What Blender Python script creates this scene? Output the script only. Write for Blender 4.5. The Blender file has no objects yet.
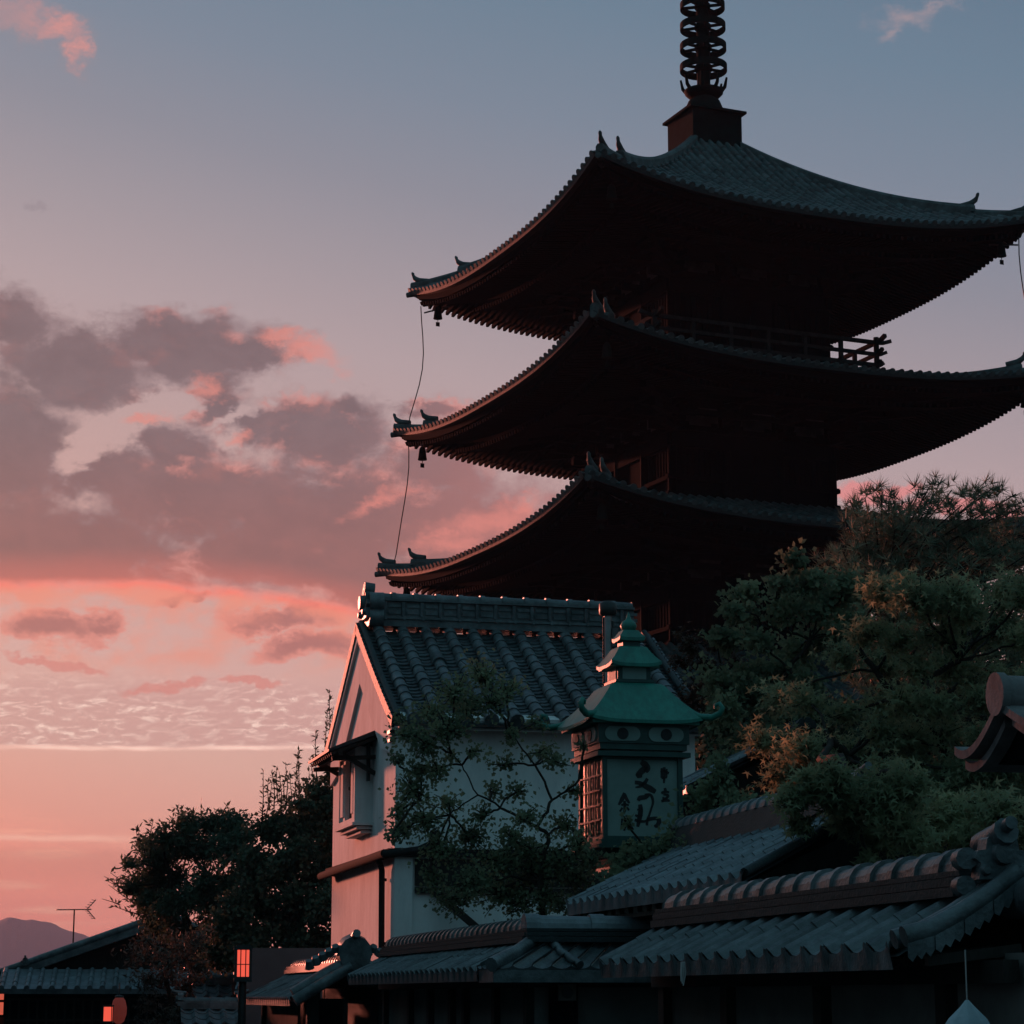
import bpy, math, random
from mathutils import Vector, Matrix, noise
R = math.radians
scene = bpy.context.scene
col = scene.collection
# ------------------------------------------------------------------ camera numbers
F = 2370.; PH = math.atan(483/F); CP, SP = math.cos(PH), math.sin(PH); CZ = 1.6
def ray(px, py):
    x = (px-512)/F; v = (512-py)/F
    return (x, CP-v*SP, SP+v*CP)
def at(px, py, Y):
    r = ray(px, py); k = Y/r[1]
    return Vector((r[0]*k, Y, CZ+r[2]*k))
# ------------------------------------------------------------------ object helpers
def tag(o, label=None, cat=None, group=None, kind=None):
    if label: o['label'] = label
    if cat: o['category'] = cat
    if group: o['group'] = group
    if kind: o['kind'] = kind
    return o
def thing(name, loc, label, cat, group=None, rz=0.):
    o = bpy.data.objects.new(name, None); col.objects.link(o)
    o.location = loc; o.rotation_euler = (0, 0, rz)
    o.empty_display_size = .3
    return tag(o, label, cat, group)
def copy_tree(o, parent=None):
    c = o.copy(); col.objects.link(c); c.parent = parent
    for ch in list(o.children): copy_tree(ch, c)
    return c
class MB:
    """collects shapes; build() links them as one mesh. xf maps local coordinates."""
    def __init__(s): s.v = []; s.f = []; s.sm = []
    def add(s, vs, fs, smooth=False):
        n = len(s.v); s.v.extend([tuple(p) for p in vs])
        s.f.extend([tuple(i+n for i in f) for f in fs]); s.sm.extend([smooth]*len(fs))
    def box(s, c, d, rz=0., M=None):
        x, y, z = d[0]/2, d[1]/2, d[2]/2
        vs = [Vector((i*x, j*y, k*z)) for k in (-1, 1) for j in (-1, 1) for i in (-1, 1)]
        if M is not None: vs = [M @ v for v in vs]
        elif rz:
            m = Matrix.Rotation(rz, 3, 'Z'); vs = [m @ v for v in vs]
        c = Vector(c); vs = [v+c for v in vs]
        s.add(vs, [(0, 2, 3, 1), (4, 5, 7, 6), (0, 1, 5, 4), (2, 6, 7, 3), (0, 4, 6, 2), (1, 3, 7, 5)])
    def b2(s, lo, hi): s.box([(a+b)/2 for a, b in zip(lo, hi)], [abs(b-a) for a, b in zip(lo, hi)])
    def beam(s, p, q, w, h, up=(0, 0, 1)):
        p, q = Vector(p), Vector(q); d = q-p; L = d.length
        if L < 1e-6: return
        d /= L; u = Vector(up); sd = d.cross(u)
        if sd.length < 1e-4: sd = d.cross(Vector((1, 0, 0)))
        sd.normalize(); u = sd.cross(d)
        vs = []
        for e in (p, q):
            for a, b in ((-1, -1), (1, -1), (1, 1), (-1, 1)): vs.append(e+sd*a*w/2+u*b*h/2)
        s.add(vs, [(0, 1, 2, 3), (7, 6, 5, 4), (0, 4, 5, 1), (1, 5, 6, 2), (2, 6, 7, 3), (3, 7, 4, 0)])
    def tube(s, pts, rad, n=8, caps=True, smooth=True):
        pts = [Vector(p) for p in pts]
        if not hasattr(rad, '__len__'): rad = [rad]*len(pts)
        vs = []; ref = None
        for i, p in enumerate(pts):
            a = pts[max(i-1, 0)]; b = pts[min(i+1, len(pts)-1)]
            t = (b-a)
            if t.length < 1e-9: t = Vector((0, 0, 1))
            t.normalize()
            if ref is None:
                ref = t.cross(Vector((0, 0, 1)))
                if ref.length < .05: ref = t.cross(Vector((1, 0, 0)))
            ref = ref - t*ref.dot(t)
            if ref.length < 1e-6: ref = t.orthogonal()
            ref.normalize(); u = t.cross(ref)
            for k in range(n):
                an = 2*math.pi*k/n
                vs.append(p+(ref*math.cos(an)+u*math.sin(an))*rad[i])
        fs = []
        for i in range(len(pts)-1):
            for k in range(n):
                a = i*n+k; b = i*n+(k+1) % n
                fs.append((a, b, b+n, a+n))
        s.add(vs, fs, smooth)
        if caps:
            m = len(pts)-1
            s.add(vs[:n], [tuple(range(n))[::-1]]); s.add(vs[m*n:], [tuple(range(n))])
    def lathe(s, c, prof, n=20, smooth=True):
        c = Vector(c); vs = []
        for r, z in prof:
            for k in range(n):
                an = 2*math.pi*k/n; vs.append(c+Vector((r*math.cos(an), r*math.sin(an), z)))
        fs = []
        for i in range(len(prof)-1):
            for k in range(n):
                a = i*n+k; b = i*n+(k+1) % n; fs.append((a, b, b+n, a+n))
        s.add(vs, fs, smooth)
        s.add(vs[:n], [tuple(range(n))[::-1]]); s.add(vs[-n:], [tuple(range(n))])
    def prism(s, poly, h0, h1, fn):
        """poly: 2-D outline, fn(a,b,h)->3-D"""
        n = len(poly)
        vs = [fn(a, b, h0) for a, b in poly]+[fn(a, b, h1) for a, b in poly]
        fs = [tuple(range(n))[::-1], tuple(range(n, 2*n))]
        for i in range(n): j = (i+1) % n; fs.append((i, j, j+n, i+n))
        s.add(vs, fs)
    def grid(s, fn, nu, nv, smooth=False):
        vs = [fn(i/nu, j/nv) for j in range(nv+1) for i in range(nu+1)]
        fs = []
        for j in range(nv):
            for i in range(nu):
                a = j*(nu+1)+i; fs.append((a, a+1, a+nu+2, a+nu+1))
        s.add(vs, fs, smooth)
    def build(s, name, mat, parent=None):
        me = bpy.data.meshes.new(name); me.from_pydata(s.v, [], s.f)
        me.polygons.foreach_set('use_smooth', s.sm); me.update()
        o = bpy.data.objects.new(name, me); col.objects.link(o)
        if mat is not None: me.materials.append(mat)
        if parent is not None: o.parent = parent
        return o
# ------------------------------------------------------------------ materials
def lin(c): return c/12.92 if c <= .04045 else ((c+.055)/1.055)**2.4
def srgb(r, g, b): return (lin(r/255), lin(g/255), lin(b/255), 1)
def mat(name, c1, c2=None, rough=.7, scale=6., detail=5., bump=0., bscale=None, metal=0., spec=.5,
        stretch=(1, 1, 1), emit=None, estr=0., transl=0., c3=None, lo=.35, hi=.65, streak=0., sscale=(5, 5, .35)):
    m = bpy.data.materials.new(name); m.use_nodes = True
    nt = m.node_tree; b = nt.nodes['Principled BSDF']; L = nt.links.new
    b.inputs['Roughness'].default_value = rough; b.inputs['Metallic'].default_value = metal
    b.inputs['Specular IOR Level'].default_value = spec
    c1 = tuple(c1)[:3]+(1,)
    if c2 is None: c2 = tuple(x*.6 for x in c1[:3])+(1,)
    c2 = tuple(c2)[:3]+(1,)
    tc = nt.nodes.new('ShaderNodeTexCoord'); mp = nt.nodes.new('ShaderNodeMapping')
    mp.inputs['Scale'].default_value = stretch; L(tc.outputs['Object'], mp.inputs['Vector'])
    no = nt.nodes.new('ShaderNodeTexNoise'); no.inputs['Scale'].default_value = scale
    no.inputs['Detail'].default_value = detail; no.inputs['Roughness'].default_value = .62
    L(mp.outputs['Vector'], no.inputs['Vector'])
    cr = nt.nodes.new('ShaderNodeValToRGB'); e = cr.color_ramp.elements
    e[0].position = lo; e[0].color = c2; e[1].position = hi; e[1].color = c1
    if c3 is not None:
        k = cr.color_ramp.elements.new(min(.95, hi+.1)); k.color = tuple(c3)[:3]+(1,)
    L(no.outputs['Fac'], cr.inputs['Fac']); outc = cr.outputs['Color']
    if streak:
        m3 = nt.nodes.new('ShaderNodeMapping'); m3.inputs['Scale'].default_value = sscale; L(tc.outputs['Object'], m3.inputs['Vector'])
        n3 = nt.nodes.new('ShaderNodeTexNoise'); n3.inputs['Scale'].default_value = 1.; n3.inputs['Detail'].default_value = 7; n3.inputs['Roughness'].default_value = .7; L(m3.outputs[0], n3.inputs['Vector'])
        r3 = nt.nodes.new('ShaderNodeValToRGB'); r3.color_ramp.elements[0].position = .36; r3.color_ramp.elements[0].color = (1-streak, 1-streak, 1-streak, 1); r3.color_ramp.elements[1].position = .60; r3.color_ramp.elements[1].color = (1, 1, 1, 1)
        L(n3.outputs['Fac'], r3.inputs['Fac']); mm = nt.nodes.new('ShaderNodeMix'); mm.data_type = 'RGBA'; mm.blend_type = 'MULTIPLY'; mm.inputs[0].default_value = 1.
        L(cr.outputs['Color'], mm.inputs[6]); L(r3.outputs['Color'], mm.inputs[7]); outc = mm.outputs[2]
    L(outc, b.inputs['Base Color'])
    if bump:
        n2 = nt.nodes.new('ShaderNodeTexNoise'); n2.inputs['Scale'].default_value = bscale or scale*4
        n2.inputs['Detail'].default_value = 4
        L(mp.outputs['Vector'], n2.inputs['Vector'])
        bp = nt.nodes.new('ShaderNodeBump'); bp.inputs['Strength'].default_value = bump
        bp.inputs['Distance'].default_value = .02
        L(n2.outputs['Fac'], bp.inputs['Height']); L(bp.outputs['Normal'], b.inputs['Normal'])
    if emit is not None:
        b.inputs['Emission Color'].default_value = tuple(emit)[:3]+(1,); b.inputs['Emission Strength'].default_value = estr
    if transl:
        tr = nt.nodes.new('ShaderNodeBsdfTranslucent'); L(cr.outputs['Color'], tr.inputs['Color'])
        mx = nt.nodes.new('ShaderNodeMixShader'); mx.inputs[0].default_value = transl
        L(b.outputs[0], mx.inputs[1]); L(tr.outputs[0], mx.inputs[2])
        L(mx.outputs[0], nt.nodes['Material Output'].inputs['Surface'])
    return m
M = {}
M['tile'] = mat('grey_roof_tile', (.15, .17, .18), (.05, .06, .064), .42, 3.5, 6, .3, 40, streak=.45, sscale=(9, 9, 9))
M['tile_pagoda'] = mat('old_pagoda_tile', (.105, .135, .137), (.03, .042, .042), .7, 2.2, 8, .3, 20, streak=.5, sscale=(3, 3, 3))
M['tile_blue'] = mat('glazed_grey_tile', (.19, .22, .24), (.09, .105, .115), .45, 2.5, 6, .2, 30, streak=.35, sscale=(7, 7, 7))
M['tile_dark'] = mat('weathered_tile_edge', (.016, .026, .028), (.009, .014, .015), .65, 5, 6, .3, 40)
M['oldwood'] = mat('aged_dark_wood', (.0032, .0066, .0075), (.002, .0038, .0044), .9, 3, 6, .2, 30, stretch=(1, 1, 3), spec=.04)
M['wood'] = mat('brown_post_wood', (.028, .023, .019), (.014, .011, .009), .75, 4, 6, .3, 30, stretch=(4, 4, .6), spec=.3)
M['woodpale'] = mat('grey_board_wood', (.12, .095, .08), (.06, .048, .04), .8, 4, 6, .3, 30, stretch=(4, 4, .6), spec=.3)
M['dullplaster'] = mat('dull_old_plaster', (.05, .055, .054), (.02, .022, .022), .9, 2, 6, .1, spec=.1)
M['plaster'] = mat('white_lime_plaster', (.80, .78, .76), (.62, .60, .585), .85, 1.4, 8, .35, 22, stretch=(1, 1, .45), spec=.2, lo=.3, hi=.6, streak=.16, sscale=(2.2, 2.2, .9))
M['wallplaster'] = mat('beige_garden_plaster', (.16, .15, .14), (.10, .094, .088), .9, 1.8, 8, .3, 30, spec=.2)
M['copper'] = mat('green_painted_copper', (.014, .22, .165), (.010, .15, .115), .5, 5, 6, .2, 14, stretch=(1, 1, .5), streak=.3, sscale=(14, 14, 2))
M['copper_dark'] = mat('dark_green_trim', (.012, .06, .052), (.008, .035, .03), .5, 6, 5)
M['panel'] = mat('pale_green_panel', (.20, .28, .255), (.15, .215, .195), .6, 3, 6, .1)
M['ink'] = mat('black_brush_ink', (.006, .006, .007), (.004, .004, .004), .6)
M['glass'] = mat('dark_pane_glass', (.03, .032, .034), (.02, .02, .022), .3, 5, 4, .5, 9, spec=.45)
M['iron'] = mat('black_iron', (.02, .02, .02), (.012, .012, .012), .5, 8)
M['bronze'] = mat('dark_verdigris_bronze', (.007, .018, .017), (.004, .009, .009), .85, 4, 6, .2, spec=.05)
M['gate_tile'] = mat('brown_weathered_tile', (.22, .20, .20), (.13, .12, .12), .8, 8, 6, .3, 40, spec=.1)
M['railwood'] = mat('greyed_rail_wood', (.035, .038, .037), (.018, .02, .02), .9, 6, spec=.05)
M['drain'] = mat('dull_black_drain', (.03, .028, .028), (.02, .018, .018), .95, 8, spec=.05)
M['steel'] = mat('galvanised_steel', (.30, .30, .30), (.2, .2, .2), .4, 6, metal=.7)
M['bark'] = mat('tree_bark', (.045, .034, .027), (.018, .014, .011), .9, 9, 6, .6, 30, stretch=(1, 1, .3), spec=.2)
M['concrete'] = mat('grey_wall_render', (.13, .12, .125), (.09, .083, .088), .9, 1.2, 8, .2)
M['asphalt'] = mat('stone_street', (.07, .068, .066), (.045, .044, .043), .85, 5, 6, .3)
M['soil'] = mat('dark_soil', (.05, .042, .033), (.03, .025, .02), .95, .4, 6, .3)
M['cloth'] = mat('pale_blue_cloth', (.42, .50, .55), (.30, .37, .42), .8, 7, 5, .4, 18)
M['cord'] = mat('white_cord', (.45, .43, .42), (.35, .33, .32), .8, 8)
M['paper_lit'] = mat('lit_lantern_paper', (.12, .03, .025), (.1, .025, .02), .7, 6, emit=(1., .115, .07), estr=.9)
M['window_lit'] = mat('lit_window_glow', (.6, .2, .15), (.3, .1, .08), .4, 9, emit=(1., .17, .10), estr=.55)
M['leaf_dark'] = mat('dark_evergreen_leaf', (.10, .14, .09), (.04, .06, .04), .6, 2.2, 3, spec=.25, transl=.4)
M['leaf_mid'] = mat('deciduous_leaf', (.26, .29, .17), (.11, .14, .085), .65, 2.4, 3, spec=.25, transl=.5)
M['leaf_maple'] = mat('maple_leaf', (.40, .40, .23), (.17, .19, .105), .6, 1.3, 3, spec=.25, transl=.55, lo=.4, hi=.68)
M['leaf_red'] = mat('reddish_maple_leaf', (.12, .05, .032), (.055, .035, .022), .6, 2, 3, spec=.25, transl=.3)
M['needle'] = mat('pine_needle', (.19, .23, .15), (.09, .11, .075), .65, 1.2, 3, spec=.2, transl=.15)
M['leaf_brown'] = mat('twiggy_brown_leaf', (.10, .085, .065), (.04, .036, .028), .7, 5, 3, transl=.25)
M['hill'] = mat('wooded_hill', (.045, .055, .04), (.03, .038, .03), .95, .01, 8, spec=.1)
# ------------------------------------------------------------------ tile roof on any surface
JR = random.Random(99)
def tile_rolls(mb, fn, us, vmax, pitch, r, seg, v0=lambda u: 0., capr=True, n=5):
    """round tile rolls: fn(u,v,h)->3-D, us = lateral positions, running v0(u)..vmax(u)"""
    for u in us:
        a, b = v0(u), vmax(u)
        if b-a < .05: continue
        k = max(1, int(round((b-a)/seg)))
        for i in range(k):
            va = a+(b-a)*i/k; vb = a+(b-a)*(i+1)/k+.0
            jr = JR.gauss(0, .035); ra, rb = r*(1.06+jr), r*(.9+jr)
            vs = []
            for (v, rr) in ((va, ra), (vb, rb)):
                for j in range(n+1):
                    an = math.pi*j/n
                    vs.append(fn(u-rr*math.cos(an), v, rr*math.sin(an)*1.0+.012))
            fs = [(j, j+1, j+n+2, j+n+1) for j in range(n)]
            mb.add(vs, fs, True)
            mb.add([vs[j] for j in range(n+1)], [tuple(range(n+1))[::-1]])   # lip
        if capr:     # round end disc at the eave
            vs = [fn(u+r*1.12*math.cos(t*math.pi/5), a-.012, .02+r*1.12*math.sin(t*math.pi/5)) for t in range(10)]
            vs2 = [fn(u+r*1.12*math.cos(t*math.pi/5), a+.03, .02+r*1.12*math.sin(t*math.pi/5)) for t in range(10)]
            mb.add(vs+vs2, [tuple(range(10))[::-1]]+[(t, (t+1) % 10, 10+(t+1) % 10, 10+t) for t in range(10)])
def tile_pans(mb, fn, us, vmax, pitch, depth, course, step=.02, v0=lambda u: 0., n=3, prof=None):
    """stepped courses of pan tiles between the rolls (prof(s) gives the cross section 0..1)"""
    if prof is None: prof = lambda s: -depth*math.sin(math.pi*s)
    for u in us:
        a, b = v0(u+pitch/2), vmax(u+pitch/2)
        if b-a < .04: continue
        k = max(1, int(round((b-a)/course)))
        for i in range(k):
            va = a+(b-a)*i/k; vb = a+(b-a)*(i+1)/k
            vs = [];
            j1 = JR.gauss(0, step*.22); j2 = JR.gauss(0, step*.25)
            for (v, h) in ((va, -step), (va, step), (vb, 0.)):
                for j in range(n+1):
                    s = j/n; vs.append(fn(u+pitch*s, v, prof(s)+h+(0 if h < 0 else j1+j2*(s-.5))))
            m = n+1
            fs = [(j, j+1, j+m+1, j+m) for j in range(n)]+[(m+j, m+j+1, 2*m+j+1, 2*m+j) for j in range(n)]
            mb.add(vs, fs, False)
def frange(a, b, st):
    o = []; n = int(math.floor((b-a)/st+1e-6))
    off = ((b-a)-n*st)/2
    for i in range(n+1): o.append(a+off+i*st)
    return o
def cap_ridge(mb, p, q, r, seg, up=Vector((0, 0, 1)), band=True, n=8, sag=0.):
    """row of half-round cap tiles with raised collars along p-q"""
    p, q = Vector(p), Vector(q); L = (q-p).length; d = (q-p)/L
    sd = d.cross(up).normalized(); k = max(1, int(round(L/seg)))
    def ring(t, rr): 
        c = p+d*t - up*sag*4*(t/L)*(1-t/L)
        return [c+sd*rr*math.cos(math.pi*j/n)+up*rr*math.sin(math.pi*j/n) for j in range(n+1)]
    for i in range(k):
        a = L*i/k; b = L*(i+1)/k; c = a+(b-a)*.22
        prof = [(a, r*.9), (a+.001, r*1.12), (c, r*1.12), (c+.001, r), (b, r*.93)] if band else [(a, r*1.05), (b, r*.92)]
        vs = []
        for t, rr in prof: vs += ring(t, rr)
        m = n+1
        fs = [(e*m+j, (e+1)*m+j, (e+1)*m+j+1, e*m+j+1) for e in range(len(prof)-1) for j in range(n)]
        mb.add(vs, fs, False)
    for t in (0, L):
        mb.add(ring(t, r), [tuple(range(n+1))])
def onigawara(mb, c, fwd, size, th=.08, horn=True):
    """ridge-end tile: shouldered plate with boss, facing fwd"""
    c = Vector(c); fwd = Vector(fwd).normalized(); up = Vector((0, 0, 1)); sd = fwd.cross(up).normalized()
    out = [(-.62, -.5), (-.55, -.12), (-.7, .0), (-.62, .18), (-.42, .2), (-.38, .45), (-.2, .62), (0, .7),
           (.2, .62), (.38, .45), (.42, .2), (.62, .18), (.7, .0), (.55, -.12), (.62, -.5)]
    fn = lambda a, b, h: c+sd*a*size+up*b*size+fwd*h
    mb.prism(out, -th/2, th/2, fn)
    mb.tube([fn(0, .12, th/2), fn(0, .12, th/2+.05*size/.3)], [size*.3, size*.26], 12)
    for sgn in (-1, 1):
        mb.tube([fn(sgn*.45, -.28, th/2), fn(sgn*.45, -.28, th/2+.04*size/.3)], [size*.15, size*.1], 8)
    if horn: mb.tube([fn(0, .6, -th), fn(0, .68, th*.6), fn(0, .8, th*1.6)], [size*.17, size*.17, size*.16], 10)
# ================================================================== SKY (world) and sun
SUN_AZ = R(-27.8); SUN_EL = R(6)
world = bpy.data.worlds.new('World'); scene.world = world; world.use_nodes = True
wt = world.node_tree; WL = wt.links.new
class E:
    def __init__(s, sock): s.s = sock
def _v(x): return x.s if isinstance(x, E) else x
def op(o, *a, clamp=False):
    n = wt.nodes.new('ShaderNodeMath'); n.operation = o; n.use_clamp = clamp
    for i, x in enumerate(a):
        if isinstance(x, E): WL(x.s, n.inputs[i])
        else: n.inputs[i].default_value = x
    return E(n.outputs[0])
E.__add__ = lambda a, b: op('ADD', a, b); E.__radd__ = E.__add__
E.__sub__ = lambda a, b: op('SUBTRACT', a, b); E.__rsub__ = lambda a, b: op('SUBTRACT', b, a)
E.__mul__ = lambda a, b: op('MULTIPLY', a, b); E.__rmul__ = E.__mul__
E.__truediv__ = lambda a, b: op('DIVIDE', a, b)
def sm(x, lo, hi):
    n = wt.nodes.new('ShaderNodeMapRange'); n.interpolation_type = 'SMOOTHSTEP'
    WL(x.s, n.inputs[0]); n.inputs[1].default_value = lo; n.inputs[2].default_value = hi
    return E(n.outputs[0])
def smf(x, lo, hi):     # falling
    return 1-sm(x, lo, hi)
def mixc(f, a, b):
    n = wt.nodes.new('ShaderNodeMix'); n.data_type = 'RGBA'; n.clamp_factor = True
    for sock, x in ((n.inputs[0], f), (n.inputs[6], a), (n.inputs[7], b)):
        if isinstance(x, E): WL(x.s, sock)
        else: sock.default_value = x
    return E(n.outputs[2])
def comb(x, y, z=0.):
    n = wt.nodes.new('ShaderNodeCombineXYZ')
    for i, q in enumerate((x, y, z)):
        if isinstance(q, E): WL(q.s, n.inputs[i])
        else: n.inputs[i].default_value = q
    return E(n.outputs[0])
def nz(vec, scale, detail=6., rough=.6, dist=0.):
    n = wt.nodes.new('ShaderNodeTexNoise'); WL(vec.s, n.inputs['Vector'])
    n.inputs['Scale'].default_value = scale; n.inputs['Detail'].default_value = detail
    n.inputs['Roughness'].default_value = rough; n.inputs['Distortion'].default_value = dist
    return E(n.outputs['Fac'])
def ramp(x, stops):
    n = wt.nodes.new('ShaderNodeValToRGB'); WL(x.s, n.inputs[0]); e = n.color_ramp.elements
    for i, (p, c) in enumerate(stops):
        k = e[i] if i < 2 else e.new(p)
        k.position = p; k.color = srgb(*c)
    return E(n.outputs[0])
tc = wt.nodes.new('ShaderNodeTexCoord'); sp = wt.nodes.new('ShaderNodeSeparateXYZ')
WL(tc.outputs['Generated'], sp.inputs[0])
DX, DY, DZ = (E(sp.outputs[i]) for i in range(3))
AZ = op('ARCTAN2', DX, DY); EL = op('ARCSINE', DZ)
KX = 2419.
PX = AZ*KX+512.; PY = 995.-EL*KX           # angular sky chart: 1 unit = 1/2419 rad
def chart(px, py):
    r = Vector(ray(px, py)).normalized()
    return 512+KX*math.atan2(r.x, r.y), 995-KX*math.asin(r.z)
# warp coordinates a little for ragged cloud borders
wv = comb(PX*(1/100.), PY*(1/70.))
w1 = nz(wv, 1.0, 10, .66); w2 = nz(comb(PX*(1/100.)+7.3, PY*(1/70.)-3.1), 1.0, 10, .66)
WX = PX+(w1-.5)*135.; WY = PY+(w2-.5)*95.
def blob(px, py, rx, ry, rot=0., warp=True):
    cx, cy = chart(px, py); X = (WX if warp else PX)-cx; Y = (WY if warp else PY)-cy
    c, s_ = math.cos(R(rot)), math.sin(R(rot))
    a = (X*c+Y*s_)/rx; b = (Y*c-X*s_)/ry
    return 1-op('SQRT', a*a+b*b)
def union(bs):
    r = bs[0]
    for b in bs[1:]: r = op('SMOOTH_MAX', r, b, .12)
    return r
fine = nz(comb(PX*(1/48.), PY*(1/34.)), 1.0, 9, .68, .25)
fine2 = nz(comb(PX*(1/60.)+31., PY*(1/38.)+11.), 1.0, 7, .6)
# ---- clear sky gradient
GY = PY-(PX-300.)*.20
g = ramp((GY+400.)/1400., [((y+400)/1400., c) for y, c in (
    (-400, (66, 100, 126)), (-60, (106, 131, 151)), (60, (124, 138, 155)), (160, (143, 144, 156)), (250, (164, 154, 161)),
    (340, (183, 163, 166)), (450, (196, 164, 162)), (600, (216, 168, 160)), (700, (226, 178, 169)), (780, (236, 182, 167)),
    (860, (248, 170, 152)), (930, (277, 163, 140)), (1000, (272, 147, 128)))])
skyc = g
def over(base, colr, f): return mixc(f, base, colr)
# faint broad mottling of the low sky
low = sm(PY, 755, 800)*smf(PX, 420, 560)
strk = nz(comb(PX*(1/170.), PY*(1/14.)), 1.0, 5, .6)
skyc = over(skyc, srgb(285, 198, 168), low*sm(strk, .50, .66)*.6*sm(PY, 800, 850))
skyc = over(skyc, srgb(282, 215, 190), smf(op('ABSOLUTE', PY+(w1-.5)*10.-842.), 0., 5.)*smf(PX, 90, 170)*.6)
skyc = over(skyc, srgb(206, 124, 112), sm(PY, 846, 860)*smf(PY, 868, 905)*.4*smf(PX, 300, 420))
# ---- cirrus band
band = sm(PY+(w1-.5)*26., 672, 700)*smf(PY, 749, 753)*smf(PX, 360, 620)
cir = nz(comb(PX*(1/17.)+PY*.03, PY*(1/5.5)), 1.0, 6, .64, .5)
cirb = nz(comb(PX*(1/120.), PY*(1/22.)+5.), 1.0, 4, .55)
skyc = over(skyc, srgb(216, 164, 157), band*.75)
skyc = over(skyc, srgb(276, 240, 224), band*sm(cir, .46, .68)*(.3+.7*sm(cirb, .40, .58))*.8)
lineY = op('ABSOLUTE', PY-751.+(w1-.5)*8.+(PX-160.)*.018)
skyc = over(skyc, srgb(285, 236, 218), smf(lineY, 0., 4.2)*smf(PX, 300, 480)*(.25+.75*sm(cirb, .38, .62)))
# ---- small clouds under the bank
reg = sm(PY, 586, 600)*smf(PY, 655, 690)*smf(PX, 380, 480)
skyc = over(skyc, srgb(244, 156, 136), reg*sm(fine2, .42, .66)*.8)
sc = union([blob(52, 628, 62, 19), blob(100, 620, 34, 16), blob(285, 618, 66, 14, -6), blob(318, 648, 78, 19, -8), blob(190, 607, 34, 6, -12)])+(fine-.5)*1.1
skyc = over(skyc, srgb(240, 140, 124), sm(sc, -.12, .22)*.75)
skyc = over(skyc, srgb(178, 112, 108), sm(sc, .05, .75)*.9)
sp_ = union([blob(165, 681, 46, 9), blob(245, 683, 34, 8), blob(62, 667, 60, 7)])+(fine-.5)*.9
skyc = over(skyc, srgb(226, 140, 130), sm(sp_, .0, .45)*.8)
# ---- the dark bank
bank = union([blob(2, 316, 86, 44, 10), blob(70, 368, 135, 52, 4), blob(175, 350, 140, 42, -2), blob(250, 356, 75, 22, -6),
              blob(215, 392, 60, 30, -35), blob(15, 450, 95, 110), blob(60, 550, 210, 75), blob(190, 500, 150, 66),
              blob(325, 440, 90, 52), blob(345, 404, 55, 26, -12), blob(330, 520, 210, 84), blob(470, 530, 170, 80, 5), blob(430, 470, 100, 50), blob(400, 575, 220, 50),
              blob(440, 404, 58, 17, -4), blob(270, 560, 170, 60), blob(100, 480, 90, 30), blob(270, 415, 90, 34, -10), blob(160, 455, 110, 34, -8)])
hole = union([blob(92, 448, 62, 30, -22), blob(138, 412, 55, 17, -30), blob(232, 430, 26, 18, -30), blob(235, 408, 44, 12, -20), blob(185, 402, 40, 14, -10)])
dn = bank+(fine-.5)*1.25+(w1-.5)*.25-.62*sm(hole+(fine2-.5)*1.4, -.05, .9)
edgeY = 588.+op('MULTIPLY', (PX-110.)*(1/225.), (PX-110.)*(1/225.))*22.+(w1-.5)*14.+(fine-.5)*10.
under = smf(PY-edgeY, -7., 3.)
dens = sm(dn, -.06, .52)*under
mott = sm(fine, .3, .7)
# colour of the bank: mauve grey above, brownish rose below, rosier to the right
vt = sm(PY, 400, 575)
cb = mixc(vt, srgb(118, 98, 103), srgb(142, 96, 95))
cb = mixc(sm(PX, 330, 560)*.75, cb, srgb(188, 118, 114))
cb = mixc(sm(fine2, .5, .75)*.4, cb, srgb(178, 112, 106))
cb = mixc(mott*.35, cb, mixc(vt, srgb(146, 122, 126), srgb(172, 110, 106)))
cb = mixc(sm(PY-edgeY, -42., -6.)*.65, cb, srgb(214, 112, 100))
rose = nz(comb(PX*(1/75.)+3.4, PY*(1/50.)+8.8), 1.0, 4, .55)
edge = sm(dn, .0, .2)*smf(dn, .28, .62)
cb = mixc(edge*sm(rose, .42, .6)*.85*sm(PX, 90, 170), cb, srgb(226, 142, 132))
cb = mixc(edge*smf(rose, .42, .6)*.45, cb, srgb(160, 134, 138))
skyc = over(skyc, cb, dens*.97)
# bright rosy accents
ac = union([blob(312, 354, 40, 14, 4), blob(290, 343, 34, 10), blob(212, 382, 26, 13, -12), blob(242, 433, 17, 10), blob(140, 422, 26, 9, -15)])+(fine-.5)*1.0
skyc = over(skyc, srgb(230, 142, 130), sm(ac, -.1, .9)*.75)
ac2 = union([blob(490, 520, 85, 20, -18), blob(385, 502, 48, 12, -16), blob(455, 545, 60, 14, -10), blob(520, 500, 40, 14, -18)])+(fine-.5)*1.0
skyc = over(skyc, srgb(234, 140, 128), sm(ac2, -.1, 1.)*.75)
# rim along the underside
rim = smf(op('ABSOLUTE', PY-edgeY-1.), 0., 11.)
skyc = over(skyc, srgb(268, 128, 108), rim*smf(PX, 350, 440)*(.45+.45*sm(fine2, .35, .65)))
rim2 = sm(PY-edgeY, -2., 6.)*smf(PY-edgeY, 8., 36.)
skyc = over(skyc, srgb(250, 150, 126), rim2*smf(PX, 340, 440)*.75*sm(fine2, .36, .6))
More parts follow.
